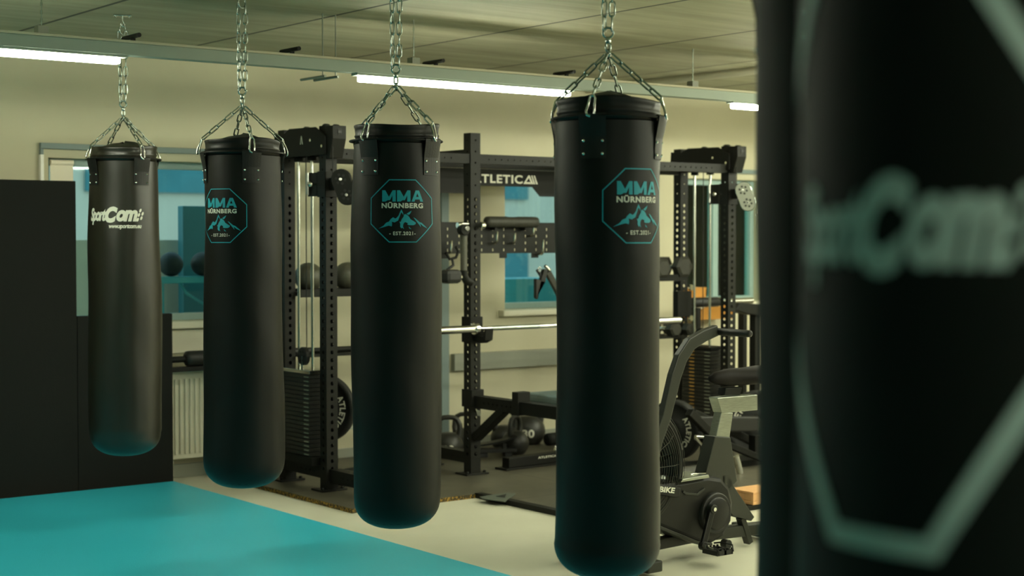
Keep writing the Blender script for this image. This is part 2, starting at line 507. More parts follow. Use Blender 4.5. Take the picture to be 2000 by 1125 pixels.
# ------------------------------------------------------------------ outdoors behind the panes
struct(MB().b2((-8, YW + .31, -.4), (40, 40, -.3)).build('ground_outside', M['pale']))
bd = root('building', 'pale teal office block with dark window bands seen through the panes', 'building', (12, 22, -.3))
MB().b2((-16, 0, 0), (22, 6, 7)).build('facade', M['pale'], bd)
for z in (0.5, 2.5, 4.6):
    for i in range(12):
        MB().b2((-15.4 + i * 3.1, -.06, z), (-13.4 + i * 3.1, -.005, z + 1.2)).build('window', M['dark_green'], bd)

# ------------------------------------------------------------------ floor coverings
mo = MB().b2((-2.95, -3.9, 0.0), (4.12, 8.72, 0.04)).build('mat_floor', M['mat'], bevel=0.008)
tag(mo, 'blue foam training mat covering the floor below the hanging bags', 'training mat')
mo.name = 'training_mat'
TZ = 0.025
tl = root('rubber_flooring', 'dark rubber gym tiles laid under the rack and kettlebells', 'rubber floor', (0, 0, 0))
pts = [(4.50, 7.30), (5.38, 7.30), (5.38, 6.08), (13.5, 6.08), (13.5, 9.05), (4.50, 9.05)]
t_ = MB(); t_.prism([(x, y, 0.0005) for x, y in pts], (0, 0, TZ)); t_.build('tile_surface', M['tile'], tl)
e = MB(); e.b2((4.497, 7.297, 0), (4.499, 9.0, TZ - .001)); e.b2((4.497, 7.296, 0), (5.38, 7.299, TZ - .001))
lab(e.build('cut_edge', M['edge'], tl), 'amber speckled cut edge')
r_ = MB()
r_.prism([(5.379, 7.30, 0.001), (5.33, 7.30, 0.001), (5.33, 6.03, 0.001), (5.379, 6.03, 0.001)], (0, 0, TZ + .004))
r_.prism([(5.33, 6.079, 0.001), (5.33, 6.03, 0.001), (12.0, 6.03, 0.001), (12, 6.079, 0.001)], (0, 0, TZ + .003))
r_.build('edge_ramp', M['rack'], tl)
cp = MB(); cpz = TZ + .002
a_ = [onZ(937, 971, cpz), onZ(992, 963, cpz), onZ(1007, 965, cpz), onZ(986, 981, cpz), onZ(943, 975, cpz)]
cp.prism([(p.x, p.y, TZ + .0015) for p in a_], (0, 0, .004)); cp.build('corner_plate', M['plate_grey'], tl)
tri = [onZ(969, 971, cpz), onZ(989, 966, cpz), onZ(986, 973, cpz)]
tv = MB(); tv.prism([(p.x, p.y, TZ + .006) for p in tri], (0, 0, .001)); tv.build('emblem', M['rubber'], tl)

# black padded panels leaning along the wall by the mat
yp = 8.80
pa = onY(148, 352, yp); pb = onY(337, 612, yp)
p1 = MB().b2((0.2, yp, 0.0), (pa.x, yp + .05, 1.838)).build('wall_panel', M['foam'], bevel=0.004)
tag(p1, 'tall black board standing left of the bags, top above eye level', 'board')
p2 = MB().b2((pa.x + .002, yp + .002, 0.0), (pb.x, yp + .052, pb.z)).build('wall_panel', M['foam'], bevel=0.004)
tag(p2, 'low black board behind the leftmost bag, half the height of its neighbour', 'board')

# ------------------------------------------------------------------ LED trunking
YT = 6.88
ZT0, ZT1 = 2.350, 2.418
tr = root('light_trunking', 'long slim ceiling light rail with lit LED tubes hung on thin chains', 'ceiling light', (0, YT, 0))
def xt(px, Y=YT): return onY(px, 150, Y).x
def tbox(x0, x1, y0, y1, z0, z1, nm, m, par, bev=0.002):
    return MB().b2((x0, y0 - YT, z0), (x1, y1 - YT, z1)).build(nm, m, par, bev)
tbox(-2.5, 14.5, YT - .035, YT + .035, ZT0, ZT1 - .012, 'rail', M['trunk'], tr)
tbox(-2.5, 14.5, YT - .045, YT + .045, ZT1 - .012, ZT1, 'rail_cover', M['trunk_cap'], tr)
segs = [(0.1, 1.7), (1.75, xt(232)), (xt(702), xt(1110)), (xt(1432), xt(1640)), (xt(1650), xt(1960)), (13.0, 14.4)]
for a, b in segs:
    g = MB().b2((a - .03, -.03, ZT0 - .012), (b + .03, .03, ZT0 - .0005)).build('led_holder', M['trunk'], tr)
    MB().b2((a, -.026, ZT0 - .042), (b, .026, ZT0 - .0125)).build('led_tube', M['led'], g, 0.008)
for px in (565, 845, 1100, 255):
    x = xt(px)
    q = MB().tube([(x, -.10, ZT1 + .02), (x, .08, ZT1 + .02)], .011, 10)
    q.box((x, .06, ZT1 + .01), (.02, .012, .02)).box((x, -.03, ZT1 + .01), (.02, .012, .02))
    q.build('bracket', M['rack'], tr)
for px in (82, 808, 1353):
    x = xt(px)
    MB().box((x, 0, ZT1 + .018), (.05, .05, .035)).build('hanger_clip', M['grey_trim'], tr, .002)
    c = MB(); z = ZT1 + .035
    while z < ZC - .005:
        r0 = .005 if int(z * 50) % 2 else .003
        c.tube([(x, 0, z), (x, 0, min(z + .018, ZC))], r0, 6, smooth=False); z += .018
    c.build('hanger_chain', M['steel'], tr)
# unseen rails added for extra light on bags and room, same type
def added_rail(Y, xsegs, lbl, xe=14.5):
    o = root('light_trunking', lbl, 'ceiling light', (0, Y, 0))  # added unseen light rail, not part of the real trunking
    MB().b2((xsegs[0][0] - .15, -.035, ZT0), (xe, .035, ZT1)).build('rail', M['trunk'], o)
    for a, b in xsegs:
        MB().b2((a, -.026, ZT0 - .05), (b, .026, ZT0 - .0005)).build('led_tube', M['led'], o)
        for x in (a + .2, b - .2):
            MB().tube([(x, 0, ZT1), (x, 0, ZC)], .003, 6).build('added_hanger_rod', M['steel'], o)
    return o
added_rail(4.3, [(6.0, 7.5), (7.6, 9.1), (9.2, 10.7), (10.8, 12.3)], 'added unseen fill light rail between the camera and the lit one')

added_rail(5.6, [(-.3, .5)], 'short unseen light rail added on the left for highlights', .65)
added_rail(1.3, [(4.2, 5.7), (5.8, 7.3)], 'added unseen fill light rail right of the nearest bag', 7.5)
added_rail(-1.5, [(0.3, 1.7)], 'short fill light rail added behind the camera', 1.85)
added_rail(5.6, [(7.3, 8.8), (8.9, 10.4), (10.5, 12.0), (12.1, 13.6)], 'added unseen fill light rail next to the lit one')
added_rail(2.9, [(5.0, 6.5), (6.6, 8.1), (8.2, 9.7), (10.8, 12.3)], 'added unseen fill light rail farthest from the windows')
# thin clamps on the wall under the ceiling
for (pa_, pb_, lb) in (((588, 156), (640, 148), 'thin grey wall clamp under the ceiling left of the middle light, nearer the left'), ((614, 157), (664, 149), 'thin grey wall clamp under the ceiling left of the middle light, nearer the tube')):
    a = onY(*pa_, YT + .3); b = onY(*pb_, YT + .3)
    b2 = Vector((a.x, a.y - (a - b).length * 1.5, a.z))
    o = root('ceiling_hanger', lb, 'hanger', (a.x, a.y, a.z))
    MB().tube([(0, 0, 0), tuple(b2 - a)], .007, 8).build('arm', M['grey_trim'], o)
    MB().tube([(0, (b2 - a).y * .9, 0), (0, (b2 - a).y * .9, ZC - a.z)], .0035, 6).build('rod', M['grey_trim'], o)

# ------------------------------------------------------------------ chains
def link_pts(c, d, side, L=0.05, W=0.018, wr=0.0027, n=5):
    # stadium shaped link centred at c, long axis d, width axis side
    pts = []; hw = W / 2 - wr; hl = L / 2 - W / 2
    for k in range(n + 1):
        a = -PI / 2 + PI * k / n; pts.append(c + d * (hl + hw * math.cos(a)) + side * (hw * math.sin(a)))
    for k in range(n + 1):
        a = PI / 2 + PI * k / n; pts.append(c + d * (-hl + hw * math.cos(a)) + side * (hw * math.sin(a)))
    return pts
def chain(a, b, name, m, parent, L=0.05, W=0.018, wr=0.0027, twist=0.5):
    a = Vector(a); b = Vector(b); d = b - a; tot = d.length; d.normalize()
    pitch = L - 4 * wr; n = max(1, round(tot / pitch)); pitch = tot / n
    s = d.orthogonal().normalized()
    mb = MB()
    for i in range(n):
        ang = twist + (PI / 2 if i % 2 else 0)
        side = Matrix.Rotation(ang, 3, d) @ s
        mb.tube(link_pts(a + d * pitch * (i + .5), d, side, L, W, wr), wr, 6, closed=True)
    return mb.build(name, m, parent)

# ------------------------------------------------------------------ heavy bags
def wob(phi, z, k):
    return (0.0032 * math.sin(2 * phi + 3.1 * z + k) + 0.0020 * math.sin(3 * phi - 5.3 * z + 2 * k) + 0.0016 * math.sin(9.1 * z + phi + k * 1.7)
            + 0.0006 * math.sin(14 * z + 5 * phi + k))
ZB, ZR, ZTOP = 0.383, 1.895, 1.965
def bag_r(phi, z, R, k):
    t = z - ZB
    if t < 0.13:
        s = max(0.0, min(1.0, t / 0.13)); r = R * (1 - (1 - s) ** 2.5) ** (1 / 2.5)
        return r + wob(phi, z, k) * s
    body = 1.0 + 0.02 * math.sin((z - .55) * 2.1 + k) - 0.03 * max(0, (z - 1.5) / .4)
    return R * body + wob(phi, z, k)
def bag_pt(phi, z, R, k, off=0.0):
    r = bag_r(phi, z, R, k) + off
    return (r * math.sin(phi), -r * math.cos(phi), z)
OCT = []
def octagon(hw, hh, cx=0.586 / 2, cy=0.586 / 2):
    a = hw * (1 - 2 * cx); b = hh * (1 - 2 * cy)
    return [(-hw, -b), (-a, -hh), (a, -hh), (hw, -b), (hw, b), (a, hh), (-a, hh), (-hw, b)]
def cv(pts):
    out = []
    for cx, cy in pts:
        x = 700 + cx / 7.5; y = 340 + cy / 7.5
        th = math.asin(max(-1, min(1, (x - 770) / 85.0)))
        out.append(((th - rad(8.3)) * 0.176, (412.5 - y) / 60.5 * 0.12))
    return out
PEAK = cv([(598, 522), (580, 560), (560, 610), (535, 640), (515, 655), (480, 636), (445, 666), (425, 698), (385, 714), (350, 757), (280, 800), (340, 782), (402, 745), (385, 768), (420, 757), (442, 742), (464, 768), (468, 730), (462, 700), (480, 664), (500, 665), (522, 680), (503, 710), (552, 682), (560, 660), (548, 652), (575, 622), (598, 560), (628, 605), (622, 570)])
WOLF = cv([(635, 600), (650, 588), (690, 610), (712, 640), (722, 662), (796, 712), (790, 735), (765, 750), (700, 750), (678, 737), (690, 722), (672, 713), (650, 705), (632, 720), (622, 745), (620, 772), (633, 806), (606, 785), (598, 800), (580, 770), (583, 735), (572, 700), (590, 700), (600, 670), (612, 650), (628, 630)])
EAR = cv([(668, 586), (740, 538), (724, 575), (702, 602)])
BIT = cv([(698, 766), (737, 810), (705, 797)])
PEAK2 = cv([(763, 638), (784, 647), (845, 705), (872, 715), (947, 799), (890, 765), (852, 727), (863, 780), (825, 725)])
EYEP = cv([(672, 650), (700, 660), (690, 666)])
def bold_M(x, y0, y1, w):
    h = y1 - y0; s = w * .24
    return poly_shape([(x, y0), (x + s, y0), (x + s, y0 + h * .56), (x + w * .42, y0 + h * .12), (x + w * .58, y0 + h * .12), (x + w - s, y0 + h * .56), (x + w - s, y0), (x + w, y0), (x + w, y1), (x + w - s * .95, y1), (x + w / 2, y0 + h * .42), (x + s * .95, y1), (x, y1)])
def bold_A(x, y0, y1, w):
    h = y1 - y0; c = x + w / 2
    L_ = [(x, y0), (x + w * .25, y0), (x + w * .31, y0 + h * .19), (x + w * .69, y0 + h * .19), (x + w * .75, y0), (x + w, y0), (c + w * .15, y1), (c - w * .15, y1)]
    vs = L_ + [(x + w * .385, y0 + h * .42), (x + w * .615, y0 + h * .42), (c, y0 + h * .76)]
    return vs, [(0, 1, 2, 8, 10, 7), (2, 3, 9, 8), (3, 4, 5, 6, 7, 10, 9)]
def club_art():
    teal = [outline_shape(octagon(.129, .121), .0038)]
    w = .160
    teal += [bold_M(-.081, .036, .079, .054), bold_M(-.022, .036, .079, .053), bold_A(.035, .036, .079, .049)]
    teal += [poly_shape(PEAK), poly_shape(WOLF), poly_shape(EAR), poly_shape(BIT), poly_shape(PEAK2)]
    wh = [text_shape('N\u00dcRNBERG', -.083, .083, .0105, .0345, .042, 0, 1.12)]
    dt = [text_shape('- EST.2021-', -.052, .050, -.093, -.079, .022, 0, 1.15)]
    return teal, wh, dt
TEAL, WHITE, DATED = club_art()
def ellipse(cx, cy, a, b, sh=0.3, n=14):
    return poly_shape([(cx + a * math.cos(2 * PI * i / n) + sh * b * math.sin(2 * PI * i / n), cy + b * math.sin(2 * PI * i / n)) for i in range(n)])
def sport_art(k=1.0, url=True):
    s = []
    s.append(text_shape('Sport', -.154 * k, -.035 * k, -.046 * k, .040 * k, .05, .30, .84))
    s.append(text_shape('C', -.044 * k, .028 * k, -.036 * k, .046 * k, .07, .30))
    s.append(text_shape('om', .020 * k, .128 * k, -.030 * k, .030 * k, .055, .30, .86))
    for (x, y) in ((.142, .026), (.134, .004), (.127, -.020), (.154, .010), (.147, -.012)):
        s.append(ellipse(x * k, y * k, .0060 * k, .0098 * k))
    if url: s.append(text_shape('www.sportcom.eu', -.020 * k, .148 * k, -.070 * k, -.043 * k, .04, .25, .92))
    return s

def heavy_bag(x, y, label, R, phi0, k, kind, above, dz, phiD=0.0, zD=1.66, vinyl='vinyl', group='black heavy bags hanging in a row'):
    v = Vector((x, y)).normalized(); rz = math.atan2(v.y, v.x) - PI / 2
    o = root('heavy_bag', label, 'punching bag', (x, y, dz), rz, group)
    # shell
    nz, nf = 70, 80; zs = []
    for i in range(16): zs.append(ZB + 0.13 * (i / 16) ** 2.2)
    for i in range(nz - 15): zs.append(ZB + .13 + (ZR - ZB - .13) * i / (nz - 16))
    mb = MB(); vs = []
    for z in zs:
        for j in range(nf):
            vs.append(bag_pt(2 * PI * j / nf, z, R, k))
    fs = [(i * nf + j, i * nf + (j + 1) % nf, (i + 1) * nf + (j + 1) % nf, (i + 1) * nf + j) for i in range(len(zs) - 1) for j in range(nf)]
    mb.add(vs, fs, True); mb.build('body', M[vinyl], o)
    # collar above the ring, with a drooping lip and a closed lid
    cm = MB(); vs = []; prof = [(-.012, 0.0), (-.004, .004), (-.006, .02), (-.003, .028), (-.001, .032), (-.005, .038), (-.003, .058), (.001, .070), (-.001, .074), (-.008, .070), (-.02, .064)] + ([(-.09, .066), (-R * .93, .07)] if k == 0.4 else [(-.06, .078), (-.11, .094), (-R * .93, .100)])
    for dr, hz_ in prof:
        for j in range(nf):
            ph = 2 * PI * j / nf
            sag = (-.004 * math.cos(2 * ph + k) - .003 * math.sin(3 * ph + k)) * (hz_ / .07)
            r = bag_r(ph, ZR, R, k) + dr - .007 * math.exp(-(min(abs((ph - phi0 + PI / 4) % (PI / 2) - PI / 4), 1) / .22) ** 2) * hz_ / .07
            if dr < -.05: r = max(.01, r)
            vs.append((r * math.sin(ph), -r * math.cos(ph), ZR + hz_ + sag))
    fs = [(i * nf + j, i * nf + (j + 1) % nf, (i + 1) * nf + (j + 1) % nf, (i + 1) * nf + j) for i in range(len(prof) - 1) for j in range(nf)]
    cm.add(vs, fs, True); cm.build('collar', M[vinyl], o)
    # steel ring
    RR = R * .97 + .013
    MB().tube([(RR * math.sin(2 * PI * j / 64), -RR * math.cos(2 * PI * j / 64), 1.908) for j in range(64)], .0042, 8, closed=True).build('ring', M['rack_dark'], o)
    # bottom stitching
    st = MB()
    for j in range(60):
        if j % 2: continue
        p = [bag_pt(2 * PI * (j + q) / 60, ZB + .035, R, k, .0004) for q in (0, .45, .9)]
        st.tube(p, .0006, 4, cap=False)
    st.build('stitching', M['strap'], o)
    apex = Vector((0, 0, 2.128))
    for i in range(4):
        ph = phi0 + i * PI / 2
        # strap: tapering flap folded over the ring
        sm = MB(); hw = .042; zz = [1.772, 1.80, 1.84, 1.88, 1.900, 1.911, 1.916, 1.914]; of = [.0035, .004, .006, .014, .018, .019, .013, .006]
        vs = []; n = 7
        for zc, oo in zip(zz, of):
            for q in range(n):
                a = ph + (hw * (2 * q / (n - 1) - 1)) / R
                r = (bag_r(a, min(zc, ZR), R, k) + oo); vs.append((r * math.sin(a), -r * math.cos(a), zc))
        base = len(vs)
        for zc, oo in zip(zz, of):
            for q in range(n):
                a = ph + (hw * (2 * q / (n - 1) - 1)) / R
                r = (bag_r(a, min(zc, ZR), R, k) + oo - .003); vs.append((r * math.sin(a), -r * math.cos(a), zc - (.003 if oo < .014 and zc > 1.9 else 0)))
        fs = []
        m_ = len(zz)
        for r0 in range(m_ - 1):
            for q in range(n - 1):
                fs.append((r0 * n + q, r0 * n + q + 1, (r0 + 1) * n + q + 1, (r0 + 1) * n + q))
                fs.append((base + r0 * n + q, base + (r0 + 1) * n + q, base + (r0 + 1) * n + q + 1, base + r0 * n + q + 1))
            fs.append((r0 * n, (r0 + 1) * n, base + (r0 + 1) * n, base + r0 * n))
            fs.append((r0 * n + n - 1, base + r0 * n + n - 1, base + (r0 + 1) * n + n - 1, (r0 + 1) * n + n - 1))
        for q in range(n - 1):
            fs.append((q, base + q, base + q + 1, q + 1)); fs.append(((m_ - 1) * n + q, (m_ - 1) * n + q + 1, base + (m_ - 1) * n + q + 1, base + (m_ - 1) * n + q))
        sm.add(vs, fs, False); so = sm.build('strap', M['strap'], o)
        for da in (-.031, .031):
            for zc in (1.786, 1.828):
                a = ph + da / R
                p = Vector(bag_pt(a, zc, R, k, .0055)); nrm = Vector((math.sin(a), -math.cos(a), 0))
                MB().lathe([(.0052, -.003), (.0052, .0), (.004, .0022), (.0001, .003)], p, nrm, 10).build('rivet', M['chrome'], so)
        # leg chain and hook
        out = Vector((math.sin(ph), -math.cos(ph), 0))
        hookp = out * (RR + .004) + Vector((0, 0, 1.914))
        top = out * (RR - .002) + Vector((0, 0, 1.968))
        dirv = (apex - top).normalized()
        sidev = out.cross(Vector((0, 0, 1))).normalized()
        chain(apex - dirv * .012, top + dirv * .004, 'leg_chain', M['steel'], o, L=.058, W=.024, wr=.0033, twist=.4 + i)
        u3 = Vector((0, 0, 1))
        hm = MB().tube([top + sidev * .004 + u3 * .004, top + sidev * .009 - u3 * .006, hookp + out * .006 + sidev * .012 + u3 * .022, hookp + out * .011 + sidev * .016 + u3 * .006, hookp + out * .013 + sidev * .012 - u3 * .006, hookp + out * .012 + sidev * .002 - u3 * .010], .0042, 9)
        hm.tube([top + sidev * .004 + u3 * .004, top - sidev * .004 + u3 * .004, top - sidev * .010 - u3 * .006, hookp - sidev * .010 + u3 * .014 + out * .004, hookp - sidev * .009 - u3 * .002 + out * .004], .0036, 8)
        hm.build('hook', M['chrome'], o)
    # swivel
    sw = MB()
    def ringp(c, r, ax):
        ax = Vector(ax).normalized(); u = ax.orthogonal().normalized(); w_ = ax.cross(u)
        return [Vector(c) + (u * math.cos(2 * PI * j / 16) + w_ * math.sin(2 * PI * j / 16)) * r for j in range(16)]
    sw.tube(ringp((0, 0, 2.123), .014, (1, .3, 0)), .0042, 7, closed=True)
    sw.tube(link_pts(Vector((0, 0, 2.147)), Vector((0, 0, 1)), Vector((1, 0, 0)), .036, .022, .0038), .0038, 7, closed=True)
    sw.lathe([(.0001, 2.157), (.008, 2.159), (.0095, 2.163), (.0095, 2.174), (.007, 2.178), (.0001, 2.180)], (0, 0, 0), 'Z', 14)
    sw.tube(ringp((0, 0, 2.193), .017, (0, 1, .2)), .0042, 7, closed=True)
    sw.build('swivel', M['steel'], o)
    for s in (-1, 1):
        chain((s * .012, 0, 2.200), (s * .0165, 0, ZC - dz - .085), 'hanging_chain', M['steel'], o, L=.058, W=.024, wr=.0033, twist=.5 + s * .3)
    chain((0, 0, ZC - dz - .10), (0, 0, ZC - dz - .052), 'hanging_chain', M['steel'], o, L=.058, W=.05, wr=.0035, twist=0)
    # ceiling anchor
    an = root('ceiling_hook', 'steel hook bolted to the ceiling above the ' + above, 'hook', (x, y, ZC), rz)
    am = MB().box((0, 0, -.005), (.09, .045, .008)).build('mounting_plate', M['steel'], an, .002)
    MB().tube([(0, 0, -.009), (0, 0, -.03), (.008, 0, -.042), (.010, 0, -.052), (0, 0, -.060), (-.010, 0, -.052), (-.008, 0, -.044)], .0038, 8).build('eye_hook', M['steel'], an)
    for s in (-1, 1):
        MB().lathe([(.006, -.016), (.006, -.0095)], (s * .033, 0, 0), 'Z', 6).build('bolt', M['steel'], am)
    # print
    fm = lambda u, w: bag_pt(phiD + u / R, zD - dz + w, R, k, .0016)
    if kind == 'club':
        artwork('club_emblem', TEAL, fm, M['teal_print'], o, .012)
        artwork('club_lettering', WHITE, fm, M['white_print'], o, .012)
        artwork('founding_year', DATED, fm, M['white_print'], o, .012)
    elif kind == 'sport':
        artwork('maker_lettering', sport_art(), fm, M['cream_print'], o, .012)
    elif kind == 'big':
        artwork('maker_lettering', sport_art(.70, False), lambda u, w: fm(u + .020, w * 1.35 - .008), M['green_print'], o, .012)
        artwork('octagon_print', [outline_shape([(-.17, -.055), (-.054, -.24), (.054, -.24), (.17, -.055), (.17, .065), (.054, .25), (-.054, .25), (-.17, .065)], .017)], lambda u, w: bag_pt(phiD + .03 + u / R, 1.50 + w, R, k, .0016), M['green_print'], o, .01)
    return o
def zat(py, d): return 1.5 + (467 - py) / FPX * d
heavy_bag(3.33, 7.62, 'black heavy bag with large white maker lettering and web address, leftmost', .180, rad(29), 1.3, 'sport', 'leftmost bag', 0.0, rad(-19), 1.618, 'vinyl_sheen')
heavy_bag(3.38, 6.42, 'black heavy bag with teal octagon emblem, second from the left', .181, rad(12.5), 2.9, 'club', 'second bag from the left', -.02, rad(-35), 1.604)
heavy_bag(3.40, 5.18, 'black heavy bag with teal octagon emblem, in front of the middle of the rack', .173, rad(-38), 0.4, 'club', 'bag hanging before the middle of the rack', -.025, rad(8.3), 1.608)
heavy_bag(3.416, 3.93, 'black heavy bag with teal octagon emblem, largest, beside the exercise bike', .176, rad(-16), 4.1, 'club', 'largest emblem bag', -.012, rad(36), 1.607)
heavy_bag(2.195, 1.856, 'black unprinted heavy bag seen as a dark strip left of the nearest blurred bag', .170, rad(70), 5.0, 'none', 'unprinted bag', .06, vinyl='matte_vinyl', group='heavy bags close to the camera')
heavy_bag(1.117, 0.78, 'black heavy bag blurred at the right edge with a pale octagon and maker lettering', .176, rad(60), 3.3, 'big', 'nearest blurred bag', 0, rad(-35.5), 1.514, 'matte_vinyl', group='heavy bags close to the camera')

# ------------------------------------------------------------------ rack rig
XA, XB, XC, XD = 4.73, 5.77, 6.97, 8.03
YF, YR = 7.93, 8.42
PW = .075
rig = root('power_rack', 'long black perforated steel rack with cable columns, nameplate and pegboard', 'power rack', (0, 0, 0))
def perforated(p0, axis, length, w, holes, both=True):
    # hollow square tube with punched holes; axis 'Z' or 'X' or 'Y'; holes = [(pos, radius)]
    mb = MB(); h = w / 2
    e = {'X': (Vector((1, 0, 0)), Vector((0, 1, 0)), Vector((0, 0, 1))), 'Y': (Vector((0, 1, 0)), Vector((0, 0, 1)), Vector((1, 0, 0))), 'Z': (Vector((0, 0, 1)), Vector((1, 0, 0)), Vector((0, 1, 0)))}[axis]
    A, B, D = e; p0 = Vector(p0); N8 = 10
    for s, (T, Nn) in enumerate(((B, D), (B, -D), (D, B), (D, -B))):
        pos = 0.0
        def quad(a, b):
            vs = [p0 + A * a + T * -h + Nn * h, p0 + A * b + T * -h + Nn * h, p0 + A * b + T * h + Nn * h, p0 + A * a + T * h + Nn * h]
            mb.add(vs, [(0, 1, 2, 3)])
        for (c, r) in holes:
            ch = .021
            if c - ch > pos + 1e-5: quad(pos, c - ch)
            outer = []; inner = []; back = []
            for j in range(N8 * 2):
                a = 2 * PI * j / (N8 * 2); ca, sa = math.cos(a), math.sin(a)
                k = 1 / max(abs(ca) / ch, abs(sa) / h)
                outer.append(p0 + A * (c + ca * k) + T * (sa * k) + Nn * h)
                inner.append(p0 + A * (c + ca * r) + T * (sa * r) + Nn * h)
                back.append(p0 + A * (c + ca * r) + T * (sa * r) + Nn * (h - .003))
            n = N8 * 2
            mb.add(outer + inner + back, [(j, (j + 1) % n, (j + 1) % n + n, j + n) for j in range(n)] + [(j + n, (j + 1) % n + n, (j + 1) % n + 2 * n, j + 2 * n) for j in range(n)])
            # corner fillers of the cell
            for sx in (-1, 1):
                for sy in (-1, 1):
                    cpt = p0 + A * (c + sx * ch) + T * (sy * h) + Nn * h
                    cand = sorted(outer, key=lambda q: (q - cpt).length)[:2]
                    mb.add([cpt, cand[0], cand[1]], [(0, 1, 2)])
            pos = c + ch
        if pos < length - 1e-5: quad(pos, length)
        # end caps
    for q in (0, length):
        mb.add([p0 + A * q + B * a * h + D * b * h for a, b in ((-1, -1), (1, -1), (1, 1), (-1, 1))], [(0, 1, 2, 3)])
    return mb
zs_ = [.12 + .0455 * i for i in range(36)] + [1.80 + .07 * i for i in range(5)]
hl = [(z, .0115 if z < 1.76 else .006) for z in zs_]
up_proto = perforated((0, 0, 0), 'Z', 2.125, PW, hl).build('upright', M['rack'], rig)
foot_m = None
ups = []
for i, X in enumerate((XA, XB, XC, XD)):
    for j, Y in enumerate((YF, YR)):
        u = up_proto if (i, j) == (0, 0) else up_proto.copy()
        if u is not up_proto: C.objects.link(u); u.parent = rig
        u.location = (X, Y, TZ + .010)
        ft = MB().box((0, 0, -.004), (.17, .13, .010))
        for sx in (-1, 1):
            ft.lathe([(.011, .001), (.011, .010), (.007, .014), (.0001, .016)], (sx * .066, -.04, 0), 'Z', 8, False)
        ft.build('foot_plate', M['rack'], u, .002)
        ups.append(u)
def beam(a, b, name='crossbeam', w=.06, hs=.05, m='rack'):
    a = Vector(a); b = Vector(b); L = (b - a).length
    ax = 'X' if abs(b.x - a.x) > abs(b.y - a.y) else 'Y'
    n = int((L - .1) / hs)
    holes = [(.05 + .021 + i * max(hs, .0425), .0055) for i in range(max(0, n - 1))]
    return perforated(a, ax, L, w, holes).build(name, M[m], rig)
for Y in (YF, YR):
    for a, b in ((XA, XB), (XB, XC), (XC, XD)):
        beam((a + PW / 2, Y, 2.0), (b - PW / 2, Y, 2.0))
for X in (XA, XB, XC, XD):
    beam((X, YF + PW / 2, .13), (X, YR - PW / 2, .13), 'side_beam', .07)
    beam((X, YF + PW / 2, 2.03), (X, YR - PW / 2, 2.03), 'side_beam', .06)
# storage trays at two heights in the outer bays
for (a, b, zt) in ((XA, XB, 1.175), (XA, XB, .79), (XC, XD, 1.225), (XC, XD, .79)):
    lo_, hi_ = (.03, .018) if zt > 1 else (.012, .006)
    t = MB().b2((a + PW / 2, YR - .09, zt - .008), (b - PW / 2, YR + .13, zt)).b2((a + PW / 2, YR - .10, zt - lo_), (b - PW / 2, YR - .088, zt + hi_)).b2((a + PW / 2, YR + .13, zt - lo_), (b - PW / 2, YR + .142, zt + hi_))
    t.build('storage_tray', M['rack'], rig)
# nameplate between the rear uprights of the middle bay
yn = YR - .05
def NP(px, py): p = onY(px, py, yn); return (p.x, yn, p.z)
x_l, x_r = XB - .03, XC + .03
zt_ = 1.965
pm = [(x_l, zt_), (x_r, zt_), (x_r, 1.79), (NP(1055, 380)[0], 1.79), (NP(1040, 363)[0], 1.853), (NP(918, 363)[0], 1.853), (NP(912, 378)[0], 1.80), (x_l, 1.80)]
npo = MB().prism([(x, yn, z) for x, z in pm], (0, .006, 0)).build('nameplate', M['rack_dark'], rig)
def npm(off=.0015): return lambda u, w_: (u, yn - off, w_)
xa, xb = NP(922, 345)[0], NP(1020.5, 345)[0]
sh = [text_shape('ATLETIC', xa, xb, 1.873, 1.931, .03, 0, 1.12)]
l0 = NP(1022, 345)[0]; l1 = NP(1049, 345)[0]; ww = l1 - l0
sh.append(poly_shape([(l0, 1.873), (l0 + ww * .36, 1.931), (l0 + ww * .46, 1.931), (l0 + ww * .72, 1.873), (l0 + ww * .56, 1.873), (l0 + ww * .40, 1.915), (l0 + ww * .2, 1.886), (l0 + ww * .50, 1.886), (l0 + ww * .54, 1.873)]))
for q in (.56, .74):
    sh.append(poly_shape([(l0 + ww * q, 1.931), (l0 + ww * (q + .09), 1.931), (l0 + ww * (q + .30), 1.873), (l0 + ww * (q + .18), 1.873)]))
artwork('lettering', sh, npm(), M['cream_print'], npo)
# pegboard below
pz0, pz1 = 1.405, 1.612
pg = MB().b2((x_l, yn, pz0), (x_r, yn + .005, pz1))
for px in (868, 918, 1045, 983):
    x = onY(px, 510, yn).x; pg.b2((x - .03, yn, pz0 - .032), (x + .03, yn + .005, pz0))
pgo = pg.build('pegboard', M['rack'], rig)
sl = MB(); x = x_l + .06
while x < x_r - .03:
    for i in range(4):
        sl.b2((x - .0028, yn - .0015, pz0 + .014 + i * .046), (x + .0028, yn - .0002, pz0 + .032 + i * .046))
    x += .092
lab(sl.build('slots', M['wall'], pgo), 'row of pale slots through the pegboard')
for px, py0, py1 in ((878, 470, 494), (967, 452, 475), (1002, 455, 475), (1039, 442, 460), (1057, 468, 496)):
    p = onY(px, py1, yn - .03); q = onY(px, py0, yn - .03)
    MB().tube([(p.x, yn - .001, p.z), (p.x, yn - .035, p.z), (p.x, yn - .05, p.z + .01), (p.x, yn - .05, q.z)], .009, 8).build('peg', M['chrome'], pgo)

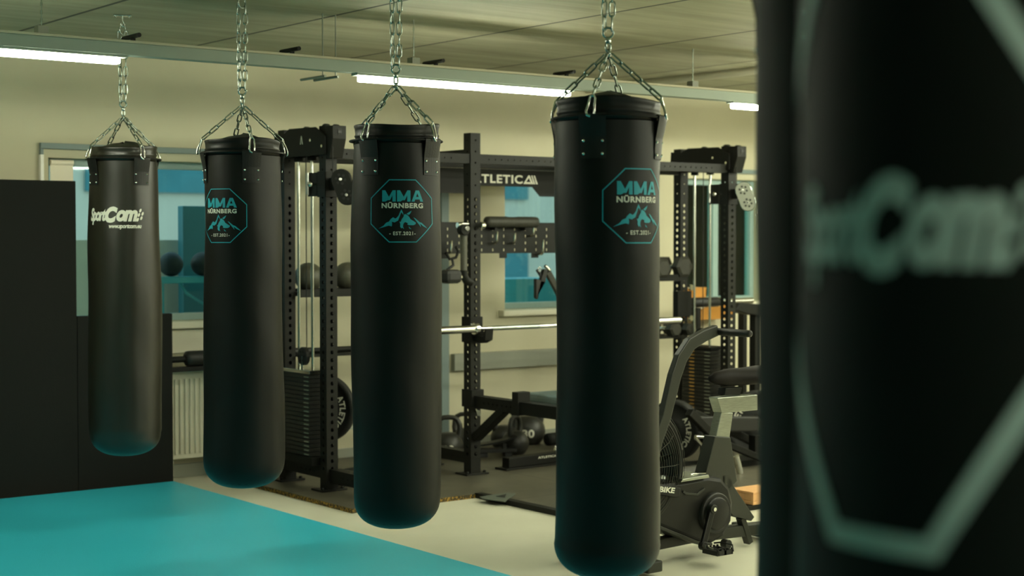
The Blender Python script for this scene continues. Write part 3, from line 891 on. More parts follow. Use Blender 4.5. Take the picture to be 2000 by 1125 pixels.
# cable columns
def column(X, sgn, lbl):
    Yc = (YF + YR) / 2
    # top housing
    hz = 2.02
    h = MB().b2((X - .05, YF - .05, hz), (X + .05, YR + .05, hz + .07))
    h.prism([(X - .056, YF - .06, 1.99), (X - .056, YF - .06, 2.10), (X - .056, YF + .05, 2.155), (X - .056, YR - .13, 2.16), (X - .056, YR - .05, 2.125), (X - .056, YR + .05, 2.14), (X - .056, YR + .06, 1.99)], (.008, 0, 0))
    h.prism([(X + .05, YF - .05, 1.99), (X + .05, YF - .05, 2.13), (X + .05, YF + .07, 2.15), (X + .05, YR + .02, 2.15), (X + .05, YR + .06, 2.10), (X + .05, YR + .06, 1.99)], (.008, 0, 0))
    h.prism([(X - .045, YF - .13, 2.155), (X - .045, YF - .05, 2.155), (X - .045, YF - .05, 1.97), (X - .045, YF - .09, 1.97), (X - .045, YF - .13, 2.08)], (.09, 0, 0))
    ho = h.build('top_housing', M['rack_dark'], rig, .002)
    for (y, z) in ((YF + .02, 2.13), (YR - .02, 2.11), (Yc, 2.125), (YF - .09, 2.12)):
        MB().disc((X, y, z), .045, .03, 'X', 20).build('top_pulley', M['gripr'], ho)
    for (y, z) in ((YF - .03, 2.04), (YR + .03, 2.04), (YF + .10, 2.08)):
        MB().disc((X - .059, y, z), .010, .008, 'X', 8).build('bolt', M['chrome'], ho)
    if X == XA:
        artwork('emblem', [poly_shape([(0, 0), (.012, .05), (.02, .05), (.034, 0), (.024, 0), (.016, .034), (.009, 0)])], lambda u, w_: (X - .0575, Yc - .02 - u, 2.06 + w_), M['cream_print'], ho)
    # guide rods
    for y in (Yc - .06, Yc + .10):
        MB().tube([(X, y, .2), (X, y, 2.01)], .009, 12).build('guide_rod', M['rod'], rig)
        MB().lathe([(.028, 1.965), (.028, 1.985), (.02, 1.99), (.02, 2.02)], (X, y, 0), 'Z', 14).build('rod_collar', M['rack_dark'], rig)
    MB().tube([(X, Yc + .01, .8), (X, Yc + .01, 2.05)], .0035, 6).build('cable', M['rubber'], rig)
    # weight stack
    sb = MB().b2((X - .09, YF + .045, .17), (X + .09, YR - .045, .215)).build('stack_base', M['rack_dark'], rig, .002)
    for i in range(19):
        z = .218 + i * .0255
        p = MB().b2((X - .075, Yc - .15, z), (X + .075, Yc + .15, z + .0225))
        po = p.build('weight_plate', M['stack'], sb, .0015)
        MB().b2((X - .0765, Yc - .140, z + .006), (X - .0755, Yc - .085, z + .012)).build('number_tab', M['grey_trim'], sb)
        if X == XD: MB().b2((X - .0765, Yc + .02, z + .006), (X - .0755, Yc + .07, z + .014)).build('number_tab', M['amber'], sb)
    hd = MB().b2((X - .08, Yc - .16, .705), (X + .08, Yc + .16, .725)).build('stack_head', M['chrome' if X == XA else 'rack_dark'], rig, .002)
    MB().disc((X - .02, Yc + .01, .80), .055, .03, 'X', 24).build('moving_pulley', M['gripr'], rig)
    for j in range(6):
        a = j * PI / 3
        MB().disc((X - .037, Yc + .01 + .03 * math.cos(a), .80 + .03 * math.sin(a)), .007, .003, 'X', 8).build('pulley_hole', M['rack'], rig)
    MB().tube([(X - .03, Yc + .01, .725), (X - .03, Yc + .01, .80)], .008, 8).build('pulley_yoke', M['chrome'], rig)
    # adjustable pulley carriage on the front upright
    zc = 1.82
    c = MB()
    for (ax, ay, bx, by) in ((-.047, -.047, -.040, .047), (.040, -.047, .047, .047), (-.047, -.047, .047, -.040), (-.047, .040, .047, .047)):
        c.b2((X + ax, YF + ay, zc - .075), (X + bx, YF + by, zc + .075))
    c.b2((X - .02, YF - .11, zc - .035), (X + .02, YF - .045, zc + .035))
    c.b2((X - .05, YF + .047, zc - .07), (X - .045, YF + .15, zc + .07))
    co = c.build('pulley_carriage', M['rack'], rig, .002)
    MB().tube([(X - .06, YF + .13, zc - .06), (X - .06, YF + .13, zc + .07)], .011, 10).build('carriage_handle', M['chrome'], co)
    MB().lathe([(.0001, -.03), (.014, -.026), (.018, -.01), (.012, .0), (.007, .005), (.007, .04)], (X - .075, YF + .05, zc), 'X', 14).build('pull_pin', M['chrome'], co)
    v = Vector((X, YF - .15, 0)).normalized(); nrm = Vector((-v.x, -v.y, 0)); nrm = (nrm + Vector((-.3, .1, 0))).normalized()
    side = Vector((nrm.y, -nrm.x, 0)) * -1
    if side.dot(VR) < 0: side = -side
    c0 = Vector((X, YF - .15, zc + .025)); c1 = c0 + side * .035 + Vector((0, 0, -.09))
    pl = []
    dd = (c1 - c0).normalized(); dn = nrm.cross(dd)
    for k in range(9):
        a = PI / 2 + PI * k / 8; pl.append(c0 + dd * .055 * math.cos(a) + dn * .055 * math.sin(a))
    for k in range(9):
        a = -PI / 2 + PI * k / 8; pl.append(c1 + dd * .055 * math.cos(a) + dn * .055 * math.sin(a))
    plate_m = M['rack'] if X == XA else M['grey_trim']
    pp = MB().prism([p + nrm * .016 for p in pl], nrm * .004).prism([p - nrm * .02 for p in pl], nrm * .004).build('pulley_bracket', plate_m, co)
    for cc in (c0, c1):
        MB().disc(cc, .060, .026, nrm, 28).build('pulley', M['rack'] if X == XA else M['steel'], co)
        for j in range(6):
            a = j * PI / 3
            MB().disc(cc + nrm * .0208 + (dd * math.cos(a) + dn * math.sin(a)) * .026, .008, .002, nrm, 8).build('pulley_hole', M['gripr'], pp)
        MB().disc(cc + nrm * .022, .009, .006, nrm, 10).build('axle_bolt', M['chrome'], pp)
    MB().tube([c0 - dn * .056, Vector((c0.x, c0.y, 2.06)) - dn * .056], .003, 6).build('cable', M['rubber'], rig)
    return c1, side
cA, sA = column(XA, 1, '')
cD, sD = column(XD, 1, '')
# snap hook hanging under the right pulleys
p = cD + sD * .06 + Vector((0, 0, -.05))
o = root('snap_hook', 'small chrome snap hook hanging below the right pulley pair', 'hook', tuple(p))
MB().tube(link_pts(Vector((0, 0, -.02)), Vector((0, 0, 1)), sD, .05, .022, .003), .003, 6, closed=True).build('gate', M['chrome'], o)
MB().tube([(0, 0, -.045), (.004, 0, -.08), (-.002, 0, -.12), (.006, 0, -.15)], .0025, 6).build('loop', M['chrome'], o)

# cups and spotter arm on the front posts of the middle bay
def jcup(X, z):
    c = MB().b2((X - .048, YF - .048, z - .06), (X + .048, YF + .048, z + .10))
    o = c.build('bar_hook_block', M['rack_dark'], rig, .003)
    MB().prism([(X - .03, YF - .049, z + .06), (X - .03, YF - .10, z - .01), (X - .03, YF - .15, z - .02), (X - .03, YF - .175, z + .035), (X - .03, YF - .185, z + .03), (X - .03, YF - .175, z - .04), (X - .03, YF - .12, z - .06), (X - .03, YF - .049, z - .05)], (.06, 0, 0)).build('bar_hook', M['rack_dark'], o, .003)
    return o
ZBAR = .945
jcup(XB, ZBAR - .03); jcup(XC, ZBAR - .03)
MB().tube([(XB - .05, YF - .06, ZBAR + .03), (XB - .052, YF - .065, ZBAR - .02)], .006, 8).build('pin', M['steel'], rig)
for X in (XB, XC):
    s = MB().b2((X - .048, YF - .06, .45), (X + .048, YF + .048, .56)).build('arm_sleeve', M['rack_dark'], rig, .003)
    if X == XC: continue
    a = perforated((X + .01, YF - .98, .485), 'Y', .92, .075, [(.50 + i * .045, .007) for i in range(8)]).build('spotter_arm', M['rack_dark'], rig)
    MB().b2((X - .04, YF - .52, .44), (X + .055, YF - .46, .58)).build('arm_stop', M['rack_dark'], a, .003)
    MB().bar((X, YF - .045, .26), (X, YF - .34, .46), .05, .06, up=(1, 0, 0)).build('arm_brace', M['rack_dark'], a, .003)
# number label on the brace end
artwork('arm_stripe', [poly_shape([(i * .012, .035), (i * .012 + .006, .035), (i * .012 + .016, 0), (i * .012 + .010, 0)]) for i in range(3)], lambda u, w_: (XB - .039, YF - .10 - u, .405 + w_), M['cream_print'], rig)

# bracket with bolts on the far right rear post
bk = MB().b2((XD - .12, YR - .10, .93), (XD + .02, YR - .045, 1.12)).build('rear_bracket', M['rack_dark'], rig, .003)
for (x, z) in ((XD + .0, 1.145), (XD + .0, .92)):
    MB().disc((x, YR - .11, z), .022, .02, 'Y', 14).build('bolt', M['chrome'], rig)

# ------------------------------------------------------------------ barbell
def barbell(X, Y, z, label, flip=1):
    o = root('barbell', label, 'barbell', (X, Y, z))
    MB().tube([(0, 0, 0), (1.31, 0, 0)], .014, 14).build('shaft', M['chrome'], o)
    MB().tube([(.12, 0, 0), (.50, 0, 0)], .0147, 14).build('grip_zone', M['steel'], o)
    MB().tube([(.80, 0, 0), (1.19, 0, 0)], .0147, 14).build('grip_zone', M['steel'], o)
    for s in (0, 1):
        q = 1.31 if s else 0; d = 1 if s else -1
        MB().tube([(q, 0, 0), (q + d * .42, 0, 0)], .0245, 18).build('sleeve', M['chrome'], o)
        MB().disc((q, 0, 0), .038, .032, 'X', 20).build('collar', M['chrome'], o)
    return o
barbell(XB - .06, YF - .12, ZBAR, 'chrome barbell resting in the hooks on the front posts of the rack')

# ------------------------------------------------------------------ items stored on the rack
def ball(px, label):
    c = onY(px, 535, YR + .02); z = 1.176 + .09
    o = MB().lathe([(.0001, -.09)] + [(.09 * math.cos(a), .09 * math.sin(a)) for a in [(-PI / 2 + PI * i / 18) for i in range(1, 18)]] + [(.0001, .09)], (0, 0, 0), 'Z', 32).build('slam_ball', M['ballr'])
    o.location = (c.x, YR + .02, z)
    tag(o, label, 'ball', 'slam balls on the upper tray')
ball(603, 'grey slam ball on the upper tray, between the two posts of the left cable column')
ball(679, 'grey slam ball on the upper tray, just left of the middle bag')
ball(752, 'grey slam ball on the upper tray, hidden behind the middle bag') if False else None

def hexpts(r): return [(r * math.cos(PI / 6 + i * PI / 3), r * math.sin(PI / 6 + i * PI / 3)) for i in range(6)]
def dumbbell(x, y, z, r, label, group):
    o = root('hex_dumbbell', label, 'dumbbell', (x, y, z + r * .866), 0, group)
    MB().tube([(0, -.07, 0), (0, -.03, 0), (0, .03, 0), (0, .07, 0)], [.014, .017, .017, .014], 10).build('handle', M['chrome'], o)
    for s in (-1, 1):
        h = []
        for (rr, yy) in ((r * .8, s * .065), (r, s * .075), (r, s * .13), (r * .75, s * .145)):
            h.append([(rr * math.cos(i * PI / 3), yy, rr * math.sin(i * PI / 3)) for i in range(6)])
        mb = MB(); vs = [p for q in h for p in q]
        fs = [(a * 6 + i, a * 6 + (i + 1) % 6, (a + 1) * 6 + (i + 1) % 6, (a + 1) * 6 + i) for a in range(3) for i in range(6)] + [tuple(range(6)), tuple(range(18, 24))]
        mb.add(vs, fs); mb.build('head', M['slam'], o)
    return o
cx = onY(1313, 508, YR + .02).x
dumbbell(cx, YR + .02, 1.226, .082, 'large hexagonal dumbbell on the upper right tray beside the big bag', 'hex dumbbells on the rack')
dumbbell(cx - .21, YR + .02, 1.226, .075, 'hexagonal dumbbell on the upper right tray, mostly behind the big bag', 'hex dumbbells on the rack')
dumbbell(onY(1296, 640, YR + .02).x, YR + .02, .791, .060, 'hexagonal dumbbell on the lower right tray, next to the big bag', 'hex dumbbells on the rack')
dumbbell(onY(1326, 640, YR + .02).x, YR + .02, .791, .052, 'hexagonal dumbbell on the lower right tray, next to the cable column', 'hex dumbbells on the rack')

# spare bar on the lower left tray
o = root('straight_bar', 'black straight bar lying on the lower left tray of the rack', 'bar', (XA + .06, YR + .03, .791 + .018))
MB().tube([(0, 0, 0), (.92, 0, 0)], .018, 12).build('tube', M['rack'], o)
MB().tube([(.0, 0, 0), (.12, 0, 0)], .0215, 12).build('grip', M['gripr'], o)
o = root('straight_bar', 'thin grey bar across the rear of the lower left tray', 'bar', (XA + .06, YR + .10, .791 + .011))
MB().tube([(0, 0, 0), (.9, 0, 0)], .011, 12).build('tube', M['steel'], o)
MB().disc((0, 0, 0), .011, .02, 'X').build('end_cap', M['gripr'], o)

# barbell pad cylinder over the pegboard
a = onY(948, 436, YR - .10); b = onY(1046, 436, YR - .10)
o = root('foam_pad', 'black cylindrical bar pad lying along the top of the pegboard', 'pad', (a.x, YR - .11, pz1 + .002))
L = (b.x - a.x)
MB().lathe([(.02, -.01), (.034, 0), (.037, .02), (.037, L * .38), (.034, L * .42), (.034, L * .58), (.037, L * .62), (.037, L - .02), (.034, L), (.02, L + .01)], (0, 0, 0), 'X', 20).build('sleeve', M['slam'], o)
MB().box((L * .2, .03, -.03), (.02, .055, .05)).box((L * .8, .03, -.03), (.02, .055, .05)).build('holder', M['rack_dark'], o)

# adjustable pull attachment with chrome clamps on the middle post
px0 = onY(903, 440, YF - .02)
o = root('lever_attachment', 'chrome and grey swivel arm hanging from the middle rack post', 'rack attachment', (px0.x, YF - .02, 0))
def LA(px, py, dy=0.0):
    q = onY(px, py, YF - .02 + dy); return (q.x - px0.x, dy, q.z)
MB().tube([LA(896, 437), LA(926, 437)], .010, 12).build('chrome_pin', M['chrome'], o)
MB().disc(LA(897, 440), .019, .03, 'X', 16).disc(LA(942, 440, -.05), .022, .03, 'X', 16).build('chrome_knob', M['chrome'], o)
MB().disc(LA(905, 449, -.03), .034, .05, 'Y', 20).build('pivot_head', M['rack_dark'], o)
MB().disc(LA(912, 446, -.06), .016, .02, 'Y', 14).build('pivot_bolt', M['chrome'], o)
MB().tube([LA(906, 460, -.01), LA(906, 530, -.01)], .022, 16).build('tube', M['ballr'], o)
MB().tube([LA(906, 528, -.01), LA(906, 538, -.01), LA(911, 548, -.01), LA(920, 552, -.01)], .026, 14).build('elbow', M['rack'], o)
MB().disc(LA(897, 541, -.02), .016, .03, 'X', 14).build('end_bolt', M['chrome'], o)
bp = MB().box(LA(880, 540, -.02), (.12, .10, .085)).build('rubber_block', M['gripr'], o, .025)

# strap handles hanging on pegboard
def strap_handle(px, py, label):
    q = onY(px, py, yn - .08)
    o = root('cable_handle', label, 'handle', (q.x, yn - .08, q.z))
    MB().tube([(-.01, .02, .05), (.015, 0, 0), (.0, -.01, -.04)], .010, 8).build('webbing', M['strap'], o)
    MB().prism([(-.045, -.02, -.01), (.03, -.02, -.03), (.05, -.02, .05), (.03, -.02, .05), (.01, -.02, .0), (-.03, -.02, -.15), (-.045, -.02, -.14)], (0, .03, 0)).build('grip', M['gripr'], o, .004)
    MB().tube(link_pts(Vector((0, 0, .05)), Vector((0, 0, 1)), Vector((1, 0, 0)), .04, .03, .004), .004, 8, closed=True).build('ring', M['chrome'], o)
    return o
strap_handle(1054, 541, 'black angled cable grip hanging under the pegboard left of the big bag')
q = onY(1078, 545, yn - .08)
o = root('cable_handle', 'grey slanting cable handle under the pegboard touching the big bag', 'handle', (q.x, yn - .08, q.z))
MB().bar((-.04, 0, .05), (.09, 0, -.14), .03, .045).build('grip', M['slam'], o, .006)
MB().tube([(-.06, 0, .09), (-.02, 0, .06)], .012, 8).build('joint', M['chrome'], o)
q = onY(884, 500, yn - .06)
o = root('cable_handle', 'dark tangled cable fitting on the pegboard left of the middle post', 'handle', (q.x, yn - .055, q.z))
MB().tube([(-.05, 0, .02), (-.02, 0, -.02), (.03, 0, -.01), (.05, 0, .03), (.03, 0, .06)], .010, 8).build('bar', M['rack_dark'], o)
MB().tube([(.0, 0, -.02), (.01, 0, -.06), (-.04, 0, -.09)], .009, 8).build('strap', M['strap'], o)

# ------------------------------------------------------------------ kettlebells
KZ = TZ + .001
def kettlebell(px, py, Y, s, label, num=None, rz=0.0, tilt=0.0, z0=KZ):
    g = onY(px, py, Y)
    o = root('kettlebell', label, 'kettlebell', (g.x, Y, z0), rz, 'kettlebells on the rubber floor')
    r = .10 * s
    prof = [(.0001, 0), (r * .62, 0), (r * .66, r * .03)]
    for i in range(1, 15):
        a = -rad(48) + (rad(48) + rad(62)) * i / 14
        prof.append((r * math.cos(a), r * .76 + r * math.sin(a)))
    prof.append((.0001, r * 1.66))
    body = MB().lathe(prof, (0, 0, 0), 'Z', 30).build('body', M['iron'], o)
    hh = r * 1.35; hw = r * .72; pts = []; rr = []
    zb = r * 1.30
    pts = [(-hw * .88, 0, zb), (-hw * 1.05, 0, zb + hh * .35), (-hw * 1.02, 0, zb + hh * .65), (-hw * .8, 0, zb + hh * .9), (-hw * .45, 0, zb + hh), (0, 0, zb + hh * 1.02), (hw * .45, 0, zb + hh), (hw * .8, 0, zb + hh * .9), (hw * 1.02, 0, zb + hh * .65), (hw * 1.05, 0, zb + hh * .35), (hw * .88, 0, zb)]
    rr = [.026 * s, .020 * s, .018 * s, .017 * s, .0165 * s, .0165 * s, .0165 * s, .017 * s, .018 * s, .020 * s, .026 * s]
    MB().tube(pts, rr, 14).build('handle', M['iron'], o)
    if num:
        def fm(u, w_):
            th = u / r; zz = w_; rad_ = math.sqrt(max(1e-6, r * r - zz * zz)) + .0018
            return (rad_ * math.sin(th), -rad_ * math.cos(th), r * .76 + zz)
        sh = [text_shape(num, -.036 * s, .036 * s, -.030 * s, .018 * s, .03)]
        sh.append(text_shape('PRO', -.030 * s, .030 * s, .018 * s, .028 * s, .02)) if False else None
        artwork('weight_number', sh, fm, M['white_print'], body, .012)
    return o
camrz = lambda px: -rad(37.5) - math.atan((px - 1000) / FPX)
kettlebell(876, 850, 8.62, 1.02, 'kettlebell marked 20 standing left of the middle rack post', '20', camrz(876))
kettlebell(908, 850, 8.95 - .1, .95, 'kettlebell partly hidden behind the middle rack post', None, camrz(908))
kettlebell(986, 850, 8.74, 1.0, 'kettlebell standing in the middle of the group under the spotter arm', '10', camrz(986) + .3)
kettlebell(1032, 840, 8.86, 1.22, 'biggest kettlebell marked 30, right end of the group', '30', camrz(1030))
kettlebell(1006, 840, 8.50, .95, 'kettlebell seen edge-on in front of the biggest one', None, camrz(1013) + 1.1)
# low black step / mobility boards lying in front of kettlebells
a = onZ(945, 894, KZ); b = onZ(1010, 892, KZ)
o = root('balance_board', 'low black curved board lying in front of the kettlebells', 'board', (a.x, a.y, KZ))
L = (b - a).length; ang = math.atan2(b.y - a.y, b.x - a.x); o.rotation_euler = (0, 0, ang)
MB().prism([(-.1, 0, .03), (L, 0, .03), (L, 0, .055), (-.1, 0, .055)], (0, .10, 0)).build('base', M['rubber'], o, .004)
cvp = []
for i in range(9): cvp.append((-.1 + (L + .1) * i / 8, 0, .072 + .055 * (i / 8) ** 2))
MB().prism(cvp + [(p[0], 0, p[2] + .014) for p in reversed(cvp)], (0, .10, 0)).build('curved_deck', M['rack'], o)
MB().b2((-.02, .01, 0), (.03, .09, .03)).b2((L - .08, .01, 0), (L - .03, .09, .03)).build('foot', M['rubber'], o)
MB().b2((-.06, .02, .055), (-.02, .08, .0735)).b2((L * .6, .02, .055), (L * .7, .08, .09)).build('spacer', M['rubber'], o)
# dark roller right of the kettlebells
g = onZ(1094, 868, KZ)
o = root('foam_roller', 'short dark roller lying right of the kettlebells behind the big bag', 'roller', (g.x, g.y, KZ + .045))
MB().lathe([(.03, -.13), (.043, -.12), (.045, -.10), (.045, .10), (.043, .12), (.03, .13)], (0, 0, 0), 'X', 24).build('roller', M['foam'], o)
MB().disc((-.128, 0, 0), .020, .01, 'X').build('end_cap', M['rack'], o)
# blue grey bench top beyond the arm
g = onY(1062, 785, 7.9 + .45)
o = root('flat_bench', 'bench with blue-grey pad inside the rack behind the spotter arm', 'bench', (6.62, 8.0, KZ))
MB().b2((-.15, -.40, .37), (.15, .33, .44)).build('pad', M['benchpad'], o, .025)
MB().b2((-.03, -.38, .31), (.03, .25, .37)).build('frame', M['rack_dark'], o, .003)
for y in (-.3, .08):
    MB().b2((-.03, y - .03, .05), (.03, y + .03, .31)).build('leg', M['rack_dark'], o, .003)
    MB().b2((-.12, y - .03, 0), (.12, y + .03, .05)).build('foot', M['rack_dark'], o, .003)

# floor unit with chrome bolts left of big bag
a = onZ(985, 917, KZ); b = onZ(1082, 905, KZ)
o = root('landmine_base', 'black floor bracket with chrome bolts lying left of the big bag', 'rack attachment', (a.x, a.y, KZ))
o.rotation_euler = (0, 0, math.atan2(b.y - a.y, b.x - a.x)); L = (b - a).length + .25
MB().b2((-.03, -.06, 0), (L, .06, .012)).build('base_plate', M['rack_dark'], o, .002)
MB().b2((.01, -.035, .012), (L, .035, .075)).build('tube', M['rack_dark'], o, .004)
for x in (L * .66, L * .72):
    MB().lathe([(.016, 0), (.016, .02), (.010, .022), (.010, .04), (.0001, .045)], (x, 0, .075), 'Z', 12).build('bolt', M['chrome'], o)
artwork('lettering', [text_shape('ATLETICA', L * .38, L * .62, -.006, .008, .02)], lambda u, w_: (u, -.0355, .055 + w_), M['white_print'], o)

# ------------------------------------------------------------------ bumper plates
def bumper(loc, nrm, R, t, label, rot=0.0, text=True):
    n = Vector(nrm).normalized()
    o = root('bumper_plate', label, 'weight plate', loc, 0, 'bumper plates stored by the rack')
    prof = [(.027, -t / 2), (R * .38, -t / 2), (R * .42, -t / 2 + .008), (R * .82, -t / 2 + .008), (R * .86, -t / 2), (R * .965, -t / 2), (R, -t / 2 + .01), (R, t / 2 - .01), (R * .965, t / 2), (R * .86, t / 2), (R * .82, t / 2 - .008), (R * .42, t / 2 - .008), (R * .38, t / 2), (.027, t / 2), (.027, -t / 2)]
    b = MB(); b.lathe(prof, (0, 0, 0), n, 48); b.build('disc', M['rubber'], o)
    MB().lathe([(.0255, -t / 2 - .002), (.045, -t / 2 - .002), (.045, t / 2 + .002), (.0255, t / 2 + .002)], (0, 0, 0), n, 24, False).build('hub', M['steel'], o)
    if text:
        up = Vector((0, 0, 1)); sd = up.cross(n).normalized(); up = n.cross(sd)
        for k0 in (0, PI):
            sh = [text_shape('ATLETICA', -R * .62, R * .62, R * .54, R * .74, .03, 0, 1.1)]
            def fm(u, w_, k0=k0):
                th = rot + k0 - u / (R * .64); rr = w_
                return tuple(n * (t / 2 - .006) + sd * (rr * -math.sin(th)) + up * (rr * math.cos(th)))
            artwork('lettering', sh, fm, M['white_print'], o, .02)
    return o
q = onY(640, 797, YF + .14)
bumper((4.96, YF + .30, .62 - .06), (-1, -.25, 0), .20, .06, 'black bumper plate with white lettering stored right of the left cable column', 1.2) if False else None
pc = onY(634, 797, YR - .20)
bumper((pc.x, YR - .20, pc.z), (-.9, -.55, 0), .205, .045, 'bumper plate with white lettering stored behind the left cable column post', -1.9)
MB().tube([(pc.x - .02, YR - .20, pc.z), (pc.x + .02, YR - .19, pc.z), (pc.x + .05, YR - .04, pc.z)], .02, 10).build('plate_peg', M['rack_dark'], rig)
bumper((7.22, 7.62, TZ + .201), (-.97, -.25, 0), .20, .075, 'bumper plate standing on edge behind the fan of the exercise bike', -1.75)
bumper((7.76, 7.38, TZ + .226), (-.75, -.66, 0), .225, .06, 'bumper plate with white lettering behind the bike seat post', 1.1)
# rear storage tray at mid height behind the left column plate
a = onY(650, 835, YR + .0)
MB().b2((XA + PW / 2, YR - .03, a.z - .02), (XB - PW / 2, YR + .03, a.z + .02)).build('lower_crossbeam', M['grey_trim'], rig, .002)
q = onZ(690, 905, KZ)
o = bumper((5.03, 8.05, TZ + .075), (-.05, -.05, 1), .17, .05, 'bumper plate lying flat on the floor beside the left cable column', 2.5)
# feet of the left column: long floor beam towards the plate
beam((XA + .02, YF - PW / 2 - .52, .115), (XA + .02, YF - PW / 2, .115), 'foot_beam', .075)
o.location.z = TZ + .038

# ------------------------------------------------------------------ radiator and roller bench at the left
xa_, xb_ = onY(300, 800, YW - .1).x, onY(470, 800, YW - .1).x
o = root('radiator', 'cream ribbed panel radiator under the window left of the rack', 'radiator', ((xa_ + xb_) / 2, YW - .08, 0))
hw = (xb_ - xa_) / 2
MB().b2((-hw, -.03, .13), (hw, .03, .665)).build('core', M['radiator'], o, .004)
rb = MB(); x = -hw + .03; i = 0
while x < hw - .02:
    rb.b2((x, -.040, .16), (x + .018, -.0305, .63)); x += .034
rb.build('ribs', M['radiator'], o, .004)
MB().b2((-hw, -.04, .665), (hw, .04, .680)).build('top_grille', M['radiator'], o, .003)
MB().b2((-hw + .1, -.02, .027), (-hw + .13, .02, .13)).build('foot', M['radiator'], o)
MB().b2((hw - .13, -.02, .027), (hw - .1, .02, .13)).build('foot', M['radiator'], o)
a = onY(330, 703, 8.88); b = onY(470, 700, 8.88)
o = root('roller_bench', 'black padded roller on a low beam between the board and the second bag', 'gym equipment', (a.x, 8.88, 0))
L = b.x - a.x; f1 = onY(361, 703, 8.88).x - a.x
MB().tube([(-.05, 0, a.z), (f1, 0, a.z)], .020, 14).build('bar', M['rack_dark'], o)
MB().lathe([(.03, f1), (.045, f1 + .01), (.048, f1 + .03), (.048, L)], (0, 0, a.z + .002), 'X', 20).build('roller', M['gripr'], o)
MB().b2((-.05, -.03, a.z - .075), (L, .03, a.z - .047)).build('beam', M['rack_dark'], o, .003)
for x in (-.04, L - .03): MB().b2((x - .02, -.03, .027), (x + .02, .03, a.z - .02)).build('leg', M['rack_dark'], o, .003)

# ------------------------------------------------------------------ left window: reflections built as objects, and things outside
YG = YW + .42
a = onY(300, 547, YG); b = onY(480, 547, YG)
o = root('reflected_rail', 'teal rail shelf reflected in the left window, built beyond it', 'shelf', (a.x, YG, 0))  # reflected ball rack, built as a solid rail with balls
LL = b.x - a.x
zr = onY(340, 540, YG).z
MB().b2((0, -.05, zr - .045), (LL, .05, zr)).build('reflected_shelf_board', M['teal_rail'], o, .004)
MB().b2((.02, -.03, -.3), (.06, .03, zr - .045)).b2((LL - .06, -.03, -.3), (LL - .02, .03, zr - .045)).build('post', M['teal_rail'], o)
q1 = onY(353, 556, YG); q2 = onY(363, 572, YG); q3 = onY(395, 592, YG); q4 = onY(440, 612, YG)
MB().tube([(q1.x - a.x, 0, q1.z + .02), (q1.x - a.x, 0, q1.z), (q2.x - a.x, 0, q2.z), (q3.x - a.x, 0, q3.z), (q4.x - a.x, 0, q4.z)], .010, 8).build('reflected_bent_tube', M['teal_rail'], o)
for px, lb in ((334, 'dark reflected ball built beyond the left window, between the first two bags'), (396, 'dark reflected ball built beyond the left window, cut by the second bag')):
    c = onY(px, 520, YG)
    bo = MB().lathe([(.0001, -.08)] + [(.08 * math.cos(a2), .08 * math.sin(a2)) for a2 in [(-PI / 2 + PI * i / 14) for i in range(1, 14)]] + [(.0001, .08)], (0, 0, 0), 'Z', 28).build('reflected_ball', M['rubber'])
    bo.location = (c.x, YG, zr + .081); tag(bo, lb, 'ball', 'reflected balls built beyond the left window')
# pale slab standing in for the reflected room, panels outdoors
a = onY(60, 480, YG + .6)
sc = MB().b2((onY(60, 400, YG + .5).x, YG + .5, -.3), (onY(520, 400, YG + .5).x, YG + .6, zat(505, 10.2) + .12)).build('reflection_slab', M['pale'])
tag(sc, 'pale low slab beyond the left window standing in for the reflected room', 'wall')
a = onY(98, 316, YW + .05); b = onY(143, 352, YW + .05)  # pale square stands in for a bright reflection on the pane
o = root('reflection_square', 'small pale square standing in for a bright reflection in the left window above the black board', 'pane_reflection', (a.x, YW + .05, WZ1))
MB().b2((0.0, 0, b.z - WZ1 - .02), (b.x - a.x, .004, -.04)).build('square_face', M['pane_reflection'], o)
MB().tube([(0, 0, -.025), (b.x - a.x, 0, -.025)], .016, 10).build('square_top', M['pane_reflection'], o)
def screen(px0, px1, py0, py1, Y, m, nm, lb, cat, t=.08, zb=None):
    a = onY(px0, py0, Y); b = onY(px1, py1, Y)
    o = MB().b2((a.x, Y, b.z if zb is None else zb), (b.x, Y + t, a.z)).build(nm, M[m], bevel=.004); tag(o, lb, cat); return o
a = onY(356, 420, YG + .3)
screen(357, 420, 402, 700, YG + .3, 'dark_green', 'outdoor_door', 'dark teal door leaf beyond the left window beside the second bag', 'door', zb=-.3)
screen(1344, 1394, 330, 590, YG + .3, 'dark_green', 'outdoor_door', 'dark teal door leaf beyond the right window behind the cable column', 'door', zb=-.3)
# letters on the right door leaf are a blurred sign
a = onY(1347, 455, YG + .29); b = onY(1373, 440, YG + .29)
for (Y_, pxs, pys) in ((YG + .7, (1396, 1480), (448, 483, 522, 560)),):
    a = onY(pxs[0], 400, Y_); b = onY(pxs[1], 400, Y_)
    o = root('outdoor_railing', 'teal railing beyond the right window', 'railing', (a.x, Y_, 0))
    for py in pys:
        z = onY(1440, py, Y_).z; MB().b2((0, -.02, z - .012), (b.x - a.x, .02, z + .012)).build('rail', M['teal_rail'], o)
    for q in (.02, .5, .98):
        x = (b.x - a.x) * q; MB().b2((x - .02, -.025, -.3), (x + .02, .025, onY(1440, 445, Y_).z)).build('post', M['teal_rail'], o)
sc = screen(985, 1090, 545, 760, YG + .8, 'teal_rail', 'planter', 'low teal planter beyond the middle window', 'planter', .4, zb=-.3)

